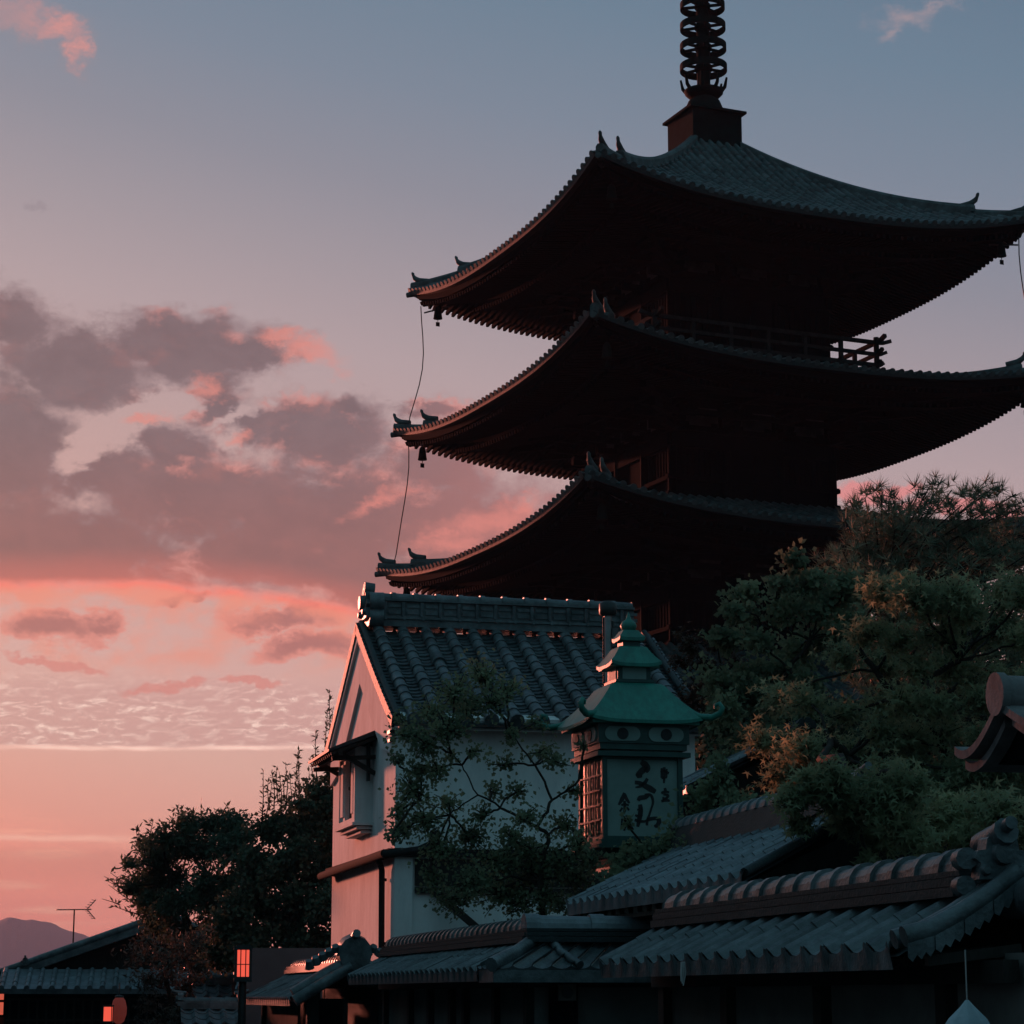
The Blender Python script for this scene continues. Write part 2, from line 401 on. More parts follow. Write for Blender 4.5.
# pink behind the pines, grey wisp, high clouds
pk = union([blob(870, 494, 62, 17), blob(905, 488, 30, 12), blob(960, 512, 90, 14)])+(fine-.5)*.9
skyc = over(skyc, srgb(232, 140, 138), sm(pk, .0, .5)*.85)
tl = union([blob(14, 20, 46, 22, 12), blob(58, 33, 42, 20, 12), blob(78, 52, 24, 22, 40), blob(2, 8, 40, 20)])+(fine-.5)*1.2
skyc = over(skyc, srgb(150, 140, 148), sm(tl, -.2, .6)*.6)
skyc = over(skyc, srgb(226, 150, 142), sm(tl, .1, .95)*.8*(.35+.65*sm(PX, -30, 40)))
tr = union([blob(905, 14, 44, 15, -14), blob(885, 34, 30, 10, -30), blob(930, 4, 30, 10)])+(fine2-.5)*1.4
skyc = over(skyc, srgb(190, 160, 160), sm(tr, -.1, 1.3)*.6)
gw = union([blob(38, 206, 16, 6)])+(fine-.5)*.8
skyc = over(skyc, srgb(150, 138, 145), sm(gw, .0, .6)*.5)
# ---- the rest of the dome: dusk blue away from the sunset and on both sides of the view
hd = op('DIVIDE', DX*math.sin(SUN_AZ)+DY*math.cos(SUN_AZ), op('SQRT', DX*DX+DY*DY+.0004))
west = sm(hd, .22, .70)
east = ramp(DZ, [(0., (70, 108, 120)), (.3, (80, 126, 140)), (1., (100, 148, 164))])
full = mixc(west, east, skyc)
full = mixc(smf(AZ, R(-40), R(-19))*.8, full, mixc(sm(DZ, .0, .6), srgb(70, 84, 96), srgb(84, 130, 146)))  # unseen sky beside the view dimmed and cooled to cut pink fill light
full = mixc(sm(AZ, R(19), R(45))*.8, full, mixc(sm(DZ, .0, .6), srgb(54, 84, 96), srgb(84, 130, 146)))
# glow nearer the sun, outside the frame
sd_ = DX*(math.sin(SUN_AZ)*math.cos(SUN_EL))+DY*(math.cos(SUN_AZ)*math.cos(SUN_EL))+DZ*math.sin(SUN_EL)
full = mixc(sm(sd_, .975, 1.)*.8, full, (1.2, .42, .30, 1))
full = mixc(smf(DZ, -.06, -.004), full, srgb(40, 44, 46))
nish = wt.nodes.new('ShaderNodeTexSky'); nish.sky_type = 'NISHITA'; nish.sun_disc = False
nish.sun_elevation = SUN_EL; nish.sun_rotation = SUN_AZ
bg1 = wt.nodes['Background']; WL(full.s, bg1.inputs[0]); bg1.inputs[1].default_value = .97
bg2 = wt.nodes.new('ShaderNodeBackground'); WL(nish.outputs[0], bg2.inputs[0]); bg2.inputs[1].default_value = .05
ad = wt.nodes.new('ShaderNodeAddShader'); WL(bg1.outputs[0], ad.inputs[0])
bg2.inputs[1].default_value = .004
WL(bg2.outputs[0], ad.inputs[1]); WL(ad.outputs[0], wt.nodes['World Output'].inputs['Surface'])
world.cycles.sampling_method = 'MANUAL'; world.cycles.sample_map_resolution = 512
sl = bpy.data.lights.new('sun', 'SUN'); sl.energy = 5.; sl.angle = R(3.); sl.color = (1., .26, .175)
so = bpy.data.objects.new('sun', sl); col.objects.link(so)
sdir = Vector((math.sin(SUN_AZ)*math.cos(SUN_EL), math.cos(SUN_AZ)*math.cos(SUN_EL), math.sin(SUN_EL)))
so.rotation_euler = sdir.to_track_quat('Z', 'Y').to_euler()
# ------------------------------------------------------------------ camera
cam = bpy.data.cameras.new('camera'); co = bpy.data.objects.new('camera', cam); col.objects.link(co)
cam.sensor_width = 36; cam.lens = 36*F/1024; cam.clip_end = 9000; cam.clip_start = .1
co.location = (0, 0, CZ); co.rotation_euler = (math.pi/2+PH, 0, 0)
scene.camera = co
vs_ = scene.view_settings; vs_.view_transform = 'Standard'; vs_.look = 'None'; vs_.exposure = 0; vs_.gamma = 1; vs_.use_curve_mapping = False
scene.render.resolution_x = 1024; scene.render.resolution_y = 1024
# ================================================================== PAGODA
TH = .380; PD = 70.; PCX = 6.0
pag = thing('pagoda', (PCX, PD, 0), 'tall dark five storey wooden pagoda with sweeping tiled eaves and a ringed bronze spire', 'pagoda', rz=R(90)-TH-R(45))
def side_fn(k):
    c, s = [(1, 0), (0, 1), (-1, 0), (0, -1)][k]      # outward = -y turned k*90 deg
    def f(x, y, z): return Vector((x*c-y*s, x*s+y*c, z))
    return f
def pag_roof(root, r, zc, lift, hb, zt, ht, hbody, zsoff):
    """r corner radius, zc corner height, body half-width hbody, top of roof half-width ht at zt"""
    he = r/math.sqrt(2); ze = zc-lift
    def prof(t): return .56*t+.44*t*t
    def surf(a, t, h=0.):
        hw = he+(ht-he)*t
        z = ze+(zt-ze)*prof(t)+lift*(abs(a)**2.6)*(1-t)**2
        return a*hw, -hw*(1+.012*abs(a)**3*(1-t)), z
    run = math.hypot(he-ht, zt-ze)
    mb = MB(); eb = MB(); rb = MB()
    for k in range(4):
        pb = MB()
        T = side_fn(k)
        def fn(u, v, h):
            t = v/run; hw = he+(ht-he)*t; a = max(-1.02, min(1.02, u/hw))
            x, y, z = surf(a, t)
            return T(u, y-h*.45, z+h*.9)
        vm = lambda u: max(0., (he-abs(u)-.02)/(he-ht)) * run if abs(u) > ht else run
        us = frange(-he+.12, he-.12, .30)
        tile_rolls(mb, fn, us, vm, .3, .085, .42, capr=True, n=4)
        mb.grid(lambda i, j: T(*surf(i*2-1, j)), 30, 12)
        # tile edge + fascia boards
        def strip(mbx, d0, z0, d1, z1):
            def g(i, j):
                a = i*2-1; x, y, z = surf(a, 0)
                d = d0+(d1-d0)*j
                return T(x*(1-d/he), y+d, z+z0+(z1-z0)*j)
            mbx.grid(g, 40, 1)
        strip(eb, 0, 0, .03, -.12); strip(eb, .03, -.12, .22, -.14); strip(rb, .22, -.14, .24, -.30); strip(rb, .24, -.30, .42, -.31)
        strip(rb, .42, -.30, 1.75, -.36+.16)
        # soffit inner
        def g2(i, j):
            a = i*2-1; x, y, z = surf(a, 0)
            zl = z-.30+.12; d = 1.75+(he-1.75-hbody-.1)*j
            zz = zl*(1-j)+zsoff*j-.12*(1-j)
            return T(x*(1-d/he), y+d, zz)
        rb.grid(g2, 40, 4)
        # two tiers of rafters, parallel
        for u in frange(-he+.35, he-.35, .20):
            a = u/he; x, y, z = surf(a, 0)
            lim = he-abs(u)
            p = T(u, y+.30, z-.38); L1 = min(1.7, max(.3, lim-.1)); q = T(u, y+.30+L1, z-.38+.12+.10*L1/1.7)
            rb.beam(p, q, .085, .12)
            if lim > 1.6:
                e = min(lim, he-hbody)
                fr = min(1., (e-1.5)/max(.1, he-hbody-1.5))
                z1 = z-.52; z2 = z1*(1-fr)+(zsoff-.1)*fr
                rb.beam(T(u, y+1.5, z1), T(u, y+e, z2), .09, .13)
        # lower fascia under the flying rafters
        def g3(i, j):
            a = i*2-1; x, y, z = surf(a, 0); d = 1.55
            return T(x*(1-d/he), y+d, z-.36-.13*j)
        rb.grid(g3, 40, 1)
        # hip: main ridge + lower ridge, ornaments
        def hip(t, h):
            x, y, z = surf(-1, t); return T(-abs(x), y, z+h)
        out = (hip(0, 0)-hip(1, 0)); out.z = 0; out.normalize()
        N1 = 14
        def sweep(t0, t1, w, h0, h1):
            pts = [t0+(t1-t0)*i/N1 for i in range(N1+1)]
            sdv = out.cross(Vector((0, 0, 1)))
            prof4 = [(-w/2, 0), (-w/2, .75), (-w*.28, 1), (w*.28, 1), (w/2, .75), (w/2, 0)]
            vs = []
            for t in pts:
                for a_, b_ in prof4: vs.append(hip(t, -.08)+sdv*a_+Vector((0, 0, (h0+(h1-h0)*(t-t0)/(t1-t0)+.08)*b_)))
            m = 6; fs = [(i*m+j, i*m+j+1, (i+1)*m+j+1, (i+1)*m+j) for i in range(N1) for j in range(m-1)]
            fs += [tuple(range(m)), tuple(range(N1*m, N1*m+m))[::-1]]
            pb.add(vs, fs)
        s1 = .20
        sweep(s1, 1., .30, .36, .14 if zt > 25 else .04); sweep(.015, s1+.02, .24, .24, .22)
        for (t, sz, zz) in ((s1, .44, .30), (.03, .34, .16)):
            onigawara(pb, hip(t, zz*.45)-out*.05, out, sz*.62, .1, False)
            c0 = hip(t, zz+.12)
            pb.tube([c0-out*.45-Vector((0, 0, .05)), c0-out*.12, c0+out*.03+Vector((0, 0, .10)), c0+out*.08+Vector((0, 0, .19)), c0+out*.10+Vector((0, 0, .26)), c0+out*.13+Vector((0, 0, .31))], [.09, .10, .08, .05, .055, .025], 8)
        # corner hip rafter
        eb2 = hip(0, -.42)-out*.55; rb.beam(eb2, T(-hbody, -hbody, zsoff-.05), .2, .26)
        tip = hip(0, -.13)
        pb.tube([tip-out*.3, tip+out*.03], [.08, .09], 8)
        pb.build('hip_ridge', M['tile_pagoda'], root)
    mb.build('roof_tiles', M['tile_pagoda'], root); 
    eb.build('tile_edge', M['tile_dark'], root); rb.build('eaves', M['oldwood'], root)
    # hanging corner bells
    for k in range(4):
        T = side_fn(k)
        x, y, z = surf(-1, 0)
        c = T(x+.75, y+.75, z-.62)
        b = MB(); b.tube([c+Vector((0, 0, .22)), c], .012, 5)
        b.lathe(c, [(.15, -.42), (.135, -.34), (.115, -.16), (.10, -.06), (.05, 0), (.015, .01)], 12)
        b.tube([c+Vector((0, 0, -.42)), c+Vector((0, 0, -.52))], .012, 5)
        b.box(c+Vector((0, 0, -.60)), (.13, .012, .14))
        b.build('corner_bell', M['bronze'], root)
    return surf
def brackets(root, hb, z0, z1, out):
    """stepped bracket complexes between the wall plate and the eaves"""
    mb = MB(); n = 4; st = 3
    for k in range(4):
        T = side_fn(k)
        for s in range(st+1):
            d = out*s/st; z = z0+(z1-z0)*(s+.35)/(st+.4)
            mb.beam(T(-hb-d-.2, -hb-d, z+.12), T(hb+d+.2, -hb-d, z+.12), .14, .15)
        for i in range(n):
            u = -hb+2*hb*i/(n-1)
            for s in range(st):
                d = out*(s+1)/st; z = z0+(z1-z0)*(s+.6)/(st+.4)
                mb.beam(T(u, -hb+.1, z), T(u, -hb-d-.14, z), .17, .17)
                mb.box(T(u, -hb-d, z+.15), (.24, .24, .12))
                for o in (-.42, 0, .42):
                    mb.box(T(u+o, -hb-out*s/st, z+.14), (.2, .2, .13))
                mb.beam(T(u-.5, -hb-out*s/st, z), T(u+.5, -hb-out*s/st, z), .13, .14)
            # tail rafter
            mb.beam(T(u, -hb, z1+.02), T(u, -hb-out-.45, z1-.32), .15, .2)
        c = T(-hb, -hb, 0); dd = Vector((c.x, c.y, 0)).normalized()
        for s in range(st):
            z = z0+(z1-z0)*(s+.6)/(st+.4); mb.beam(c+Vector((0, 0, z)), c+dd*(out*1.414*(s+1)/st+.15)+Vector((0, 0, z)), .18, .18)
    mb.build('eave_brackets', M['oldwood'], root)
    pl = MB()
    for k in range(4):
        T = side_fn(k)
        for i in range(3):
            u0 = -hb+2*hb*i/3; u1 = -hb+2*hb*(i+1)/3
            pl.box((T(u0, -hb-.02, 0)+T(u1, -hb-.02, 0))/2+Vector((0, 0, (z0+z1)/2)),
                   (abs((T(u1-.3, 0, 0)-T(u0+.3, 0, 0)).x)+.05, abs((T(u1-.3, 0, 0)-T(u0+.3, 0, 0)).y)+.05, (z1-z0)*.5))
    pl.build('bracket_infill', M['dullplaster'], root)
def body(root, hb, z0, z1, lattice=True):
    core = MB(); core.b2((-hb+.06, -hb+.06, z0-1.2), (hb-.06, hb-.06, z1+1.5)); core.build('storey_wall', M['oldwood'], root)
    fr = MB()
    for k in range(4):
        T = side_fn(k); zm0 = z0; zm1 = z1; dr = MB()
        for i in range(4):
            u = -hb+2*hb*i/3; fr.tube([T(u, -hb, zm0-.4), T(u, -hb, zm1+.1)], .13, 10)
        for z, w in ((zm0+.12, .16), (zm0+.12+(zm1-zm0)*.3, .12), (zm1-.12, .16), (zm1+.06, .2)):
            fr.beam(T(-hb-.2, -hb-.03, z), T(hb+.2, -hb-.03, z), .16, w)
        # middle bay: panelled doors, side bays: barred windows
        w3 = hb/3; h = zm1-zm0
        for sgn in (-1, 1):
            dr.beam(T(sgn*w3*.46, -hb-.01, zm0+.2), T(sgn*w3*.46, -hb-.01, zm1-.2), w3*.84, .08, up=T(0, -1, 0))
            wn = MB()
            for j in range(7):
                u = sgn*2*w3+(-w3*.62+w3*1.24*j/6)
                wn.beam(T(u, -hb-.02, zm0+.2+(zm1-zm0)*.3), T(u, -hb-.02, zm1-.22), .06, .06)
            wn.beam(T(sgn*2*w3-w3*.64, -hb-.02, zm1-.24), T(sgn*2*w3+w3*.64, -hb-.02, zm1-.24), .07, .05); wn.build('window_bars', M['oldwood'], root)
        dr.beam(T(-w3*.88, -hb-.02, zm1-.2), T(w3*.88, -hb-.02, zm1-.2), .1, .07); dr.build('door', M['oldwood'], root)
    fr.build('timber_frame', M['oldwood'], root)
def balcony(root, hf, z, rail=True):
    fl = MB(); fl.b2((-hf, -hf, z-.12), (hf, hf, z)); 
    for k in range(4):
        T = side_fn(k)
        for u in frange(-hf+.2, hf-.2, .5): fl.beam(T(u, -hf+.8, z-.2), T(u, -hf-.08, z-.2), .12, .14)
    fl.build('balcony_floor', M['oldwood'], root)
    if not rail: return
    rl = MB(); e = hf-.12
    for k in range(4):
        T = side_fn(k)
        for zz, ov, th in ((.16, .22, .12), (.50, .34, .10), (.86, .50, .11)):
            pts = [T(-e-ov, -e, z+zz+.10), T(-e-ov*.5, -e, z+zz+.02), T(-e, -e, z+zz), T(e, -e, z+zz), T(e+ov*.5, -e, z+zz+.02), T(e+ov, -e, z+zz+.10)]
            for p, q in zip(pts[:-1], pts[1:]): rl.beam(p, q, th, th)
        for u in frange(-e, e, e/3): 
            rl.beam(T(u, -e, z), T(u, -e, z+.84), .11, .11)
        rl.tube([T(e, -e, z), T(e, -e, z+1.02)], .085, 8)
    rl.build('railing', M['railwood'], root)
#        r      zc     lift  hb   zt     ht   hbody zsoff
specs = [(11.7, 5.75, .95, 0, 6.7, 4.0, 3.0, 5.3),
         (11.2, 10.2, .95, 0, 11.1, 3.9, 2.85, 9.75),
         (11.0, 14.80, .72, 0, 15.45, 3.5, 2.72, 14.35),
         (10.5, 19.30, .72, 0, 19.7, 3.55, 2.66, 18.85),
         (10.0, 23.90, .78, 0, 27.3, .84, 2.6, 23.5)]
floors = [0.5, 6.7, 11.1, 15.45, 19.75]
for i, (r, zc, lift, hb, zt, ht, hbd, zs) in enumerate(specs):
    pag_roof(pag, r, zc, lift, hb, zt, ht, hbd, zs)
    zb1 = zs-1.55
    body(pag, hbd, floors[i]+.1, zb1)
    brackets(pag, hbd, zb1+.15, zs-.25, 1.7)
    if i: balcony(pag, 3.8 if i == 4 else 3.3, floors[i], rail=(i == 4))
pb = MB(); pb.b2((-4.6, -4.6, -.6), (4.6, 4.6, .5)); pb.build('stone_base', M['concrete'], pag)
# ---- spire
zt = 27.3
sb = MB(); sb.b2((-.85, -.85, zt-.5), (.85, .85, zt+1.05)); sb.b2((-.97, -.97, zt+1.05), (.97, .97, zt+1.13))
sb.b2((-.9, -.9, zt-.05), (.9, .9, zt+.08))
sb.build('dew_basin', M['bronze'], pag)
zz = zt+1.13
s = MB(); s.lathe((0, 0, zz), [(.58, 0), (.60, .12), (.58, .3), (.50, .5), (.34, .62), (.3, .7)], 24)
s.build('inverted_bowl', M['bronze'], pag)
s = MB(); z1 = zz+.62
s.lathe((0, 0, z1), [(.30, 0), (.5, .06), (.60, .16), (.62, .24), (.3, .26)], 24)
for k in range(8):
    an = k*math.pi/4+.2; d = Vector((math.cos(an), math.sin(an), 0)); c = Vector((0, 0, z1+.15))
    s.tube([c+d*.50, c+d*.66+Vector((0, 0, .2)), c+d*.72+Vector((0, 0, .5))], [.07, .06, .035], 6)
s.build('lotus_petals', M['bronze'], pag)
s = MB(); s.tube([(0, 0, zz), (0, 0, zz+8.6)], [.22, .15], 16); s.build('spire_pole', M['bronze'], pag)
for k in range(9):
    z = zz+1.62+k*.69; rr = .74-.012*k; b = MB()
    n = 28; vs = []
    for (r_, h) in ((rr, -.11), (rr, .11), (rr-.05, .11), (rr-.05, -.11)):
        for j in range(n): vs.append((r_*math.cos(2*math.pi*j/n), r_*math.sin(2*math.pi*j/n), z+h))
    fs = [(a*n+j, a*n+(j+1) % n, ((a+1) % 4)*n+(j+1) % n, ((a+1) % 4)*n+j) for a in range(4) for j in range(n)]
    b.add(vs, fs)
    for j in range(6):
        an = j*math.pi/3+k*.13; d = Vector((math.cos(an), math.sin(an), 0))
        b.beam(d*.15+Vector((0, 0, z)), d*(rr-.03)+Vector((0, 0, z)), .045, .09)
    b.lathe((0, 0, z-.11), [(.25-.01*k, 0), (.28-.01*k, .04), (.28-.01*k, .17), (.25-.01*k, .21)], 16)
    b.build('spire_ring', M['bronze'], pag)
s = MB(); z = zz+8.0
for k in range(4):
    an = k*math.pi/2; d = Vector((math.cos(an), math.sin(an), 0))
    s.prism([(.12, 0), (.7, .3), (.55, .7), (.75, 1.1), (.35, 1.5), (.12, 1.9)], -.02, .02, lambda a, b, h, d=d, z=z: d*a+Vector((-d.y, d.x, 0))*h+Vector((0, 0, z+b)))
s.build('flame_finial', M['bronze'], pag)
s = MB(); s.lathe((0, 0, zz+10.0), [(.05, -.2), (.2, 0), (.28, .2), (.2, .4), (.1, .55), (.22, .75), (.16, 1.0), (.02, 1.3)], 16)
s.tube([(0, 0, zz+8.5), (0, 0, zz+10)], .09, 8); s.build('jewel_top', M['bronze'], pag)
# ---- cables at the left (local -x,+y) and right corners
def cable(pts):
    b = MB(); P = [Vector(p) for p in pts]; o = []
    for a, c in zip(P[:-1], P[1:]):
        for i in range(8):
            t = i/8; q = a.lerp(c, t); dd = Vector((a.x, a.y, 0)).normalized()
            o.append(q-dd*.22*math.sin(math.pi*t)+Vector((.05*math.sin(7*t+a.z), 0, 0)))
    o.append(P[-1]); b.tube(o, .018, 5); b.build('hanging_cable', M['iron'], pag)
for sx, sy in ((-1, 1), (1, -1)):
    pts = []
    for (r, zc, lift, *_), dz in zip(specs[::-1][:3], (-.55, -.1, -.1)):
        h = r/math.sqrt(2)-.30
        pts.append((sx*h, sy*h, zc+dz))
    cable(pts)
    h = specs[4][0]/math.sqrt(2)-.45; z = specs[4][1]-.55
    b = MB(); b.beam((sx*(h-.5), sy*(h-.5), z-.1), (sx*(h+.1), sy*(h+.1), z-.22), .04, .04)
    b.beam((sx*(h-.1), sy*(h-.5), z+.1), (sx*(h-.1), sy*(h-.1), z-.2), .04, .04); b.build('cable_bracket', M['iron'], pag)
# ================================================================== STREET FRAME: u to the right (into the gardens), w away along the street
SA = R(12.); SO = Vector((1.782, 10.436, 0.))
SU = Vector((math.cos(SA), math.sin(SA), 0)); SW = Vector((-math.sin(SA), math.cos(SA), 0))
def st(u, w, z=0.): return SO+SU*u+SW*w+Vector((0, 0, z))
rng = random.Random(7)
# ---- ground
def gz(x, y):
    t = max(0., min(1., (2.-x)/7.)); 
    return -.045*max(0., y-32.)*t*t*(3-2*t) if y < 220 else -.045*188*t*t*(3-2*t)
g_ = MB(); xs = [-2900, -1300, -500, -200, -90]+list(range(-50, 51, 4))+[90, 200, 500, 1300, 2900]; ys = [-18, 0]+list(range(6, 121, 6))+[160, 220, 400, 800, 1600, 3150, 5300]
vs = [(x, y, gz(x, y)) for y in ys for x in xs]; n = len(xs)
g_.add(vs, [(j*n+i, j*n+i+1, (j+1)*n+i+1, (j+1)*n+i) for j in range(len(ys)-1) for i in range(n-1)])
tag(g_.build('ground', M['soil']), kind='structure')
rd = MB(); P = []
for i in range(60):
    w = -26+i*2.5
    for u in (-4.6, .15):
        p = st(u, w); P.append((p.x, p.y, gz(p.x, p.y)+.03))
rd.add(P, [(2*i, 2*i+1, 2*i+3, 2*i+2) for i in range(59)])
tag(rd.build('street', M['asphalt']), kind='structure')
# ---- hill
h_ = MB()
def hillf(i, j):
    x = -1250+i*1500; d = 4200+j*900
    az = x/2500.; pxx = 512+2419*az
    top = 94+6*math.sin(pxx/23.+1)+3*noise.noise((pxx/14., 0, 0))
    fall = max(0., pxx-40.)/120.
    top = top-36*min(1.6, fall*fall*1.0+fall*.45)
    top *= 1 if pxx > -300 else .9
    k = math.sin(min(1, j*1.6)*math.pi/2)
    return (x*d/2500., d, -20+(max(top, 14)*1.50+20)*k+8*noise.noise((x/60., d/90., 1))*k*(1-k)*2+1.6*noise.noise((x/7., d/20., 3))*k)
h_.grid(hillf, 300, 18); tag(h_.build('hill', M['hill']), kind='structure')
# ---- pantile cross sections
def sanga(s):      # one-sided wave: raised lip at one edge, hollow pan
    return .036*max(0., math.cos(math.pi*(s)/.46))**1.0-.012*math.sin(math.pi*s) if s < .23 or s > .77 and False else (-.018*math.sin(math.pi*min(1, (s-.2)/.8)) if s < .84 else .038*math.sin(math.pi*.5*(s-.84)/.16))
def lean_to(root, u0, z0, u1, z1, w0, w1, pitch, course, mt, skew=0., lip=.075, name='roof_tiles', wsk=0.):
    """pantile slope rising from eave (u0,z0) to (u1,z1)"""
    run = math.hypot(u1-u0, z1-z0); cu = (u1-u0)/run; cz = (z1-z0)/run
    def fn(a, v, h):
        return st(u0+cu*v-cz*h, a+wsk*v/run, z0+cz*v+cu*h)
    mb = MB(); k = int(round((w1-w0)/pitch)); pt = (w1-w0)/k
    us = [w0+i*pt for i in range(k)]
    tile_pans(mb, fn, us, lambda u: run, pt, 0, course, .009, n=10, prof=sanga)
    mb.grid(lambda i, j: fn(w0+(w1-w0)*i, run*j, -.035), 1, 1)
    # vertical eave faces, one per tile
    for u in us:
        vs = []
        for j in range(11):
            s = j/10; vs.append(fn(u+pt*s, -.012, sanga(s)+.014))
        for j in range(11):
            s = j/10; q = fn(u+pt*s, -.012, -.01); vs.append(Vector((q.x, q.y, q.z-lip)))
        mb.add(vs, [(j, j+1, j+12, j+11) for j in range(10)])
    mb.build(name, mt, root)
    return fn, run
def garden_wall(label, w0, w1, U=.5, ze=1.80, zr=2.08, near_oni=True, both=False):
    root = thing('garden_wall', st(.5, (w0+w1)/2), label, 'wall'); o = root.location.copy()
    inv = []
    def B(mb, name, m_):
        mb.v = [(p[0]-o.x, p[1]-o.y, p[2]-o.z) for p in mb.v]; return mb.build(name, m_, root)
    return root, B
def shift(o, root):
    me = o.data; off = root.location
    for v in me.vertices: v.co -= off
class WB(MB):     # builder in world coordinates under a thing
    def build(s, name, m_, root):
        r = root
        while r.parent is not None: r = r.parent
        off = r.location
        s.v = [(p[0]-off.x, p[1]-off.y, p[2]-off.z) for p in s.v]
        return _MBsave.build(s, name, m_, root)
_MBsave = MB
def lean(root, *a, **k):
    global MB
    MB = WB
    try: return lean_to(root, *a, **k)
    finally: MB = _MBsave

# ================================================================== GARDEN WALL A (near, right)
wa = thing('garden_wall', st(.55, 2.6), 'nearest garden wall at lower right under tiled coping with salmon lit cap tiles', 'wall')
lean(wa, 0, 1.80, .5, 2.07, .35, 5.68, .30, .24, M['tile'])
b = WB()      # back slope
b.grid(lambda i, j: st(.5+.5*j, .1+5.5*i, 2.07-.27*j), 1, 1); b.grid(lambda i, j: st(1.0-.9*j, .1+5.5*i, 1.76), 1, 1)
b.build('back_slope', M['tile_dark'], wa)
b = WB()
for z0, z1, hw in ((2.04, 2.085, .17), (2.09, 2.13, .155), (2.135, 2.16, .135)):
    p0, p1 = st(.5, .45), st(.5, 5.68)
    b.beam(p0+Vector((0, 0, (z0+z1)/2)), p1+Vector((0, 0, (z0+z1)/2)), hw*2, z1-z0)
b.build('ridge_course', M['tile_dark'], wa)
b = WB(); cap_ridge(b, st(.5, .45, 2.16), st(.5, 5.62, 2.16), .105, .30); b.build('ridge_cap', M['tile'], wa)
# near verge: thick hip roll sweeping down to the street corner
b = WB(); vp = [st(.50, .10, 2.14), st(.36, .10, 2.04), st(.22, .10, 1.955), st(.08, .10, 1.885), st(-.05, .10, 1.85)]
b.tube(vp, [.042, .042, .043, .045, .048], 10)
b.tube([p+SW*.12+Vector((0, 0, -.01)) for p in vp], .045, 9)
for i in range(4):
    for j in range(3):
        p = vp[i].lerp(vp[i+1], j/3); q = vp[i].lerp(vp[i+1], (j+1)/3); o_ = SW*(-.035-.004*j)
        d1 = Vector((0, 0, -.03)); d2 = Vector((0, 0, -.105)); m_ = (p+q)/2
        b.add([p+o_+d1, q+o_+d1, q+o_+d2*.85, m_+o_+d2*1.1, p+o_+d2*.85], [(0, 1, 2, 3, 4)])
b.build('verge_roll', M['tile'], wa)
b = WB(); onigawara(b, st(.46, .22, 2.20), -SW, .19, .10); b.tube([st(.46, .40, 2.27), st(.46, .22, 2.29), st(.46, .12, 2.32)], [.06, .065, .06], 10)
b.tube([st(.32, .34, 2.08), st(.30, .22, 2.08)], [.045, .045], 10); b.tube([st(.33, .34, 2.20), st(.31, .22, 2.20)], [.05, .05], 10)
b.build('ridge_end_tile', M['tile'], wa)
b = WB()      # second, lower round end piece at the far near corner
b.tube([st(.55, .30, 2.03), st(.55, -.12, 2.03)], [.095, .095], 14); b.build('round_end_tile', M['tile'], wa)
b = WB(); b.prism([(.42, 0), (.62, 0), (.62, 1.78), (.42, 1.78)], -5.0, 5.62, lambda a, h, d: st(a, d, h)); b.build('plaster_wall', M['wallplaster'], wa)
b = WB(); b.prism([(.385, 0), (.65, 0), (.65, .5), (.385, .5)], -5.0, 5.66, lambda a, h, d: st(a, d, h)); b.build('stone_footing', M['concrete'], wa)
b = WB(); b.beam(st(.36, -.1, 1.70), st(.36, 5.66, 1.70), .07, .1)
for i in range(19): b.beam(st(.06, .12+i*.3, 1.745), st(.5, .12+i*.3, 1.80), .04, .045)
b.build('eave_frame', M['wood'], wa)
for w in (-.95, .72, 2.45, 4.15, 5.55):
    b = WB(); b.beam(st(.395, w, .02), st(.395, w, 1.74), .13, .07, up=tuple(SU)); b.build('post', M['wood'], wa)
# ================================================================== GARDEN WALL B (middle) with a hipped return
wb = thing('garden_wall', st(.55, 13.3), 'garden wall with slim posts before the storehouse, its coping turning a hipped corner', 'wall')
def ridge_u(w): return .5
lean(wb, 0, 1.80, .5, 2.05, 9.9, 17.5, .27, .24, M['tile'])
# hipped return facing the camera
HX = 9.30
def hp(u, w, z): return st(u, w, z)
b = WB()
A0, A1, A2, A3 = hp(0, HX, 1.80), hp(.5, HX+.5, 2.05), hp(2.6, HX+.5, 2.05), hp(2.6, HX, 1.80)
A4 = hp(0, 9.9, 1.80); A5 = hp(.5, 9.9+.0, 2.05)
def flat_slope(P0, P1, P2, P3, n, rows):
    P0, P1, P2, P3 = map(Vector, (P0, P1, P2, P3)); nn = (P1-P0).cross(P3-P0).normalized()
    if nn.z < 0: nn = -nn
    for i in range(n):
        for j in range(rows):
            def q(s, t): return P0.lerp(P1, s).lerp(P3.lerp(P2, s), t)
            s0, s1 = i/n, (i+1)/n; t0, t1 = j/rows, (j+1)/rows
            cs = [0, .25, .5, .75, .92, 1.0]; hs = [.012, -.006, -.012, -.004, .012, .045]
            vs = [q(s0+(s1-s0)*c_, t0)+nn*(h_+.022) for c_, h_ in zip(cs, hs)]+[q(s0+(s1-s0)*c_, t1)+nn*h_ for c_, h_ in zip(cs, hs)]
            vs += [q(s0+(s1-s0)*c_, t0)+nn*(-.01) for c_, h_ in zip(cs, hs)]
            b.add(vs, [(k, k+1, k+7, k+6) for k in range(5)]+[(k, k+1, k+13, k+12) for k in range(5)])
flat_slope(A0, A3, A2, A1, 16, 1)
flat_slope(hp(0, 9.9, 1.80), A0, A1, hp(.5, 9.9, 2.05), 3, 1)
for (p, q) in ((A0, A3), (hp(0, 9.9, 1.8), A0)):
    p = Vector(p); q = Vector(q); dz = Vector((0, 0, -.10)); b.add([p, q, q+dz, p+dz], [(0, 1, 2, 3)])
b.build('corner_tiles', M['tile'], wb)
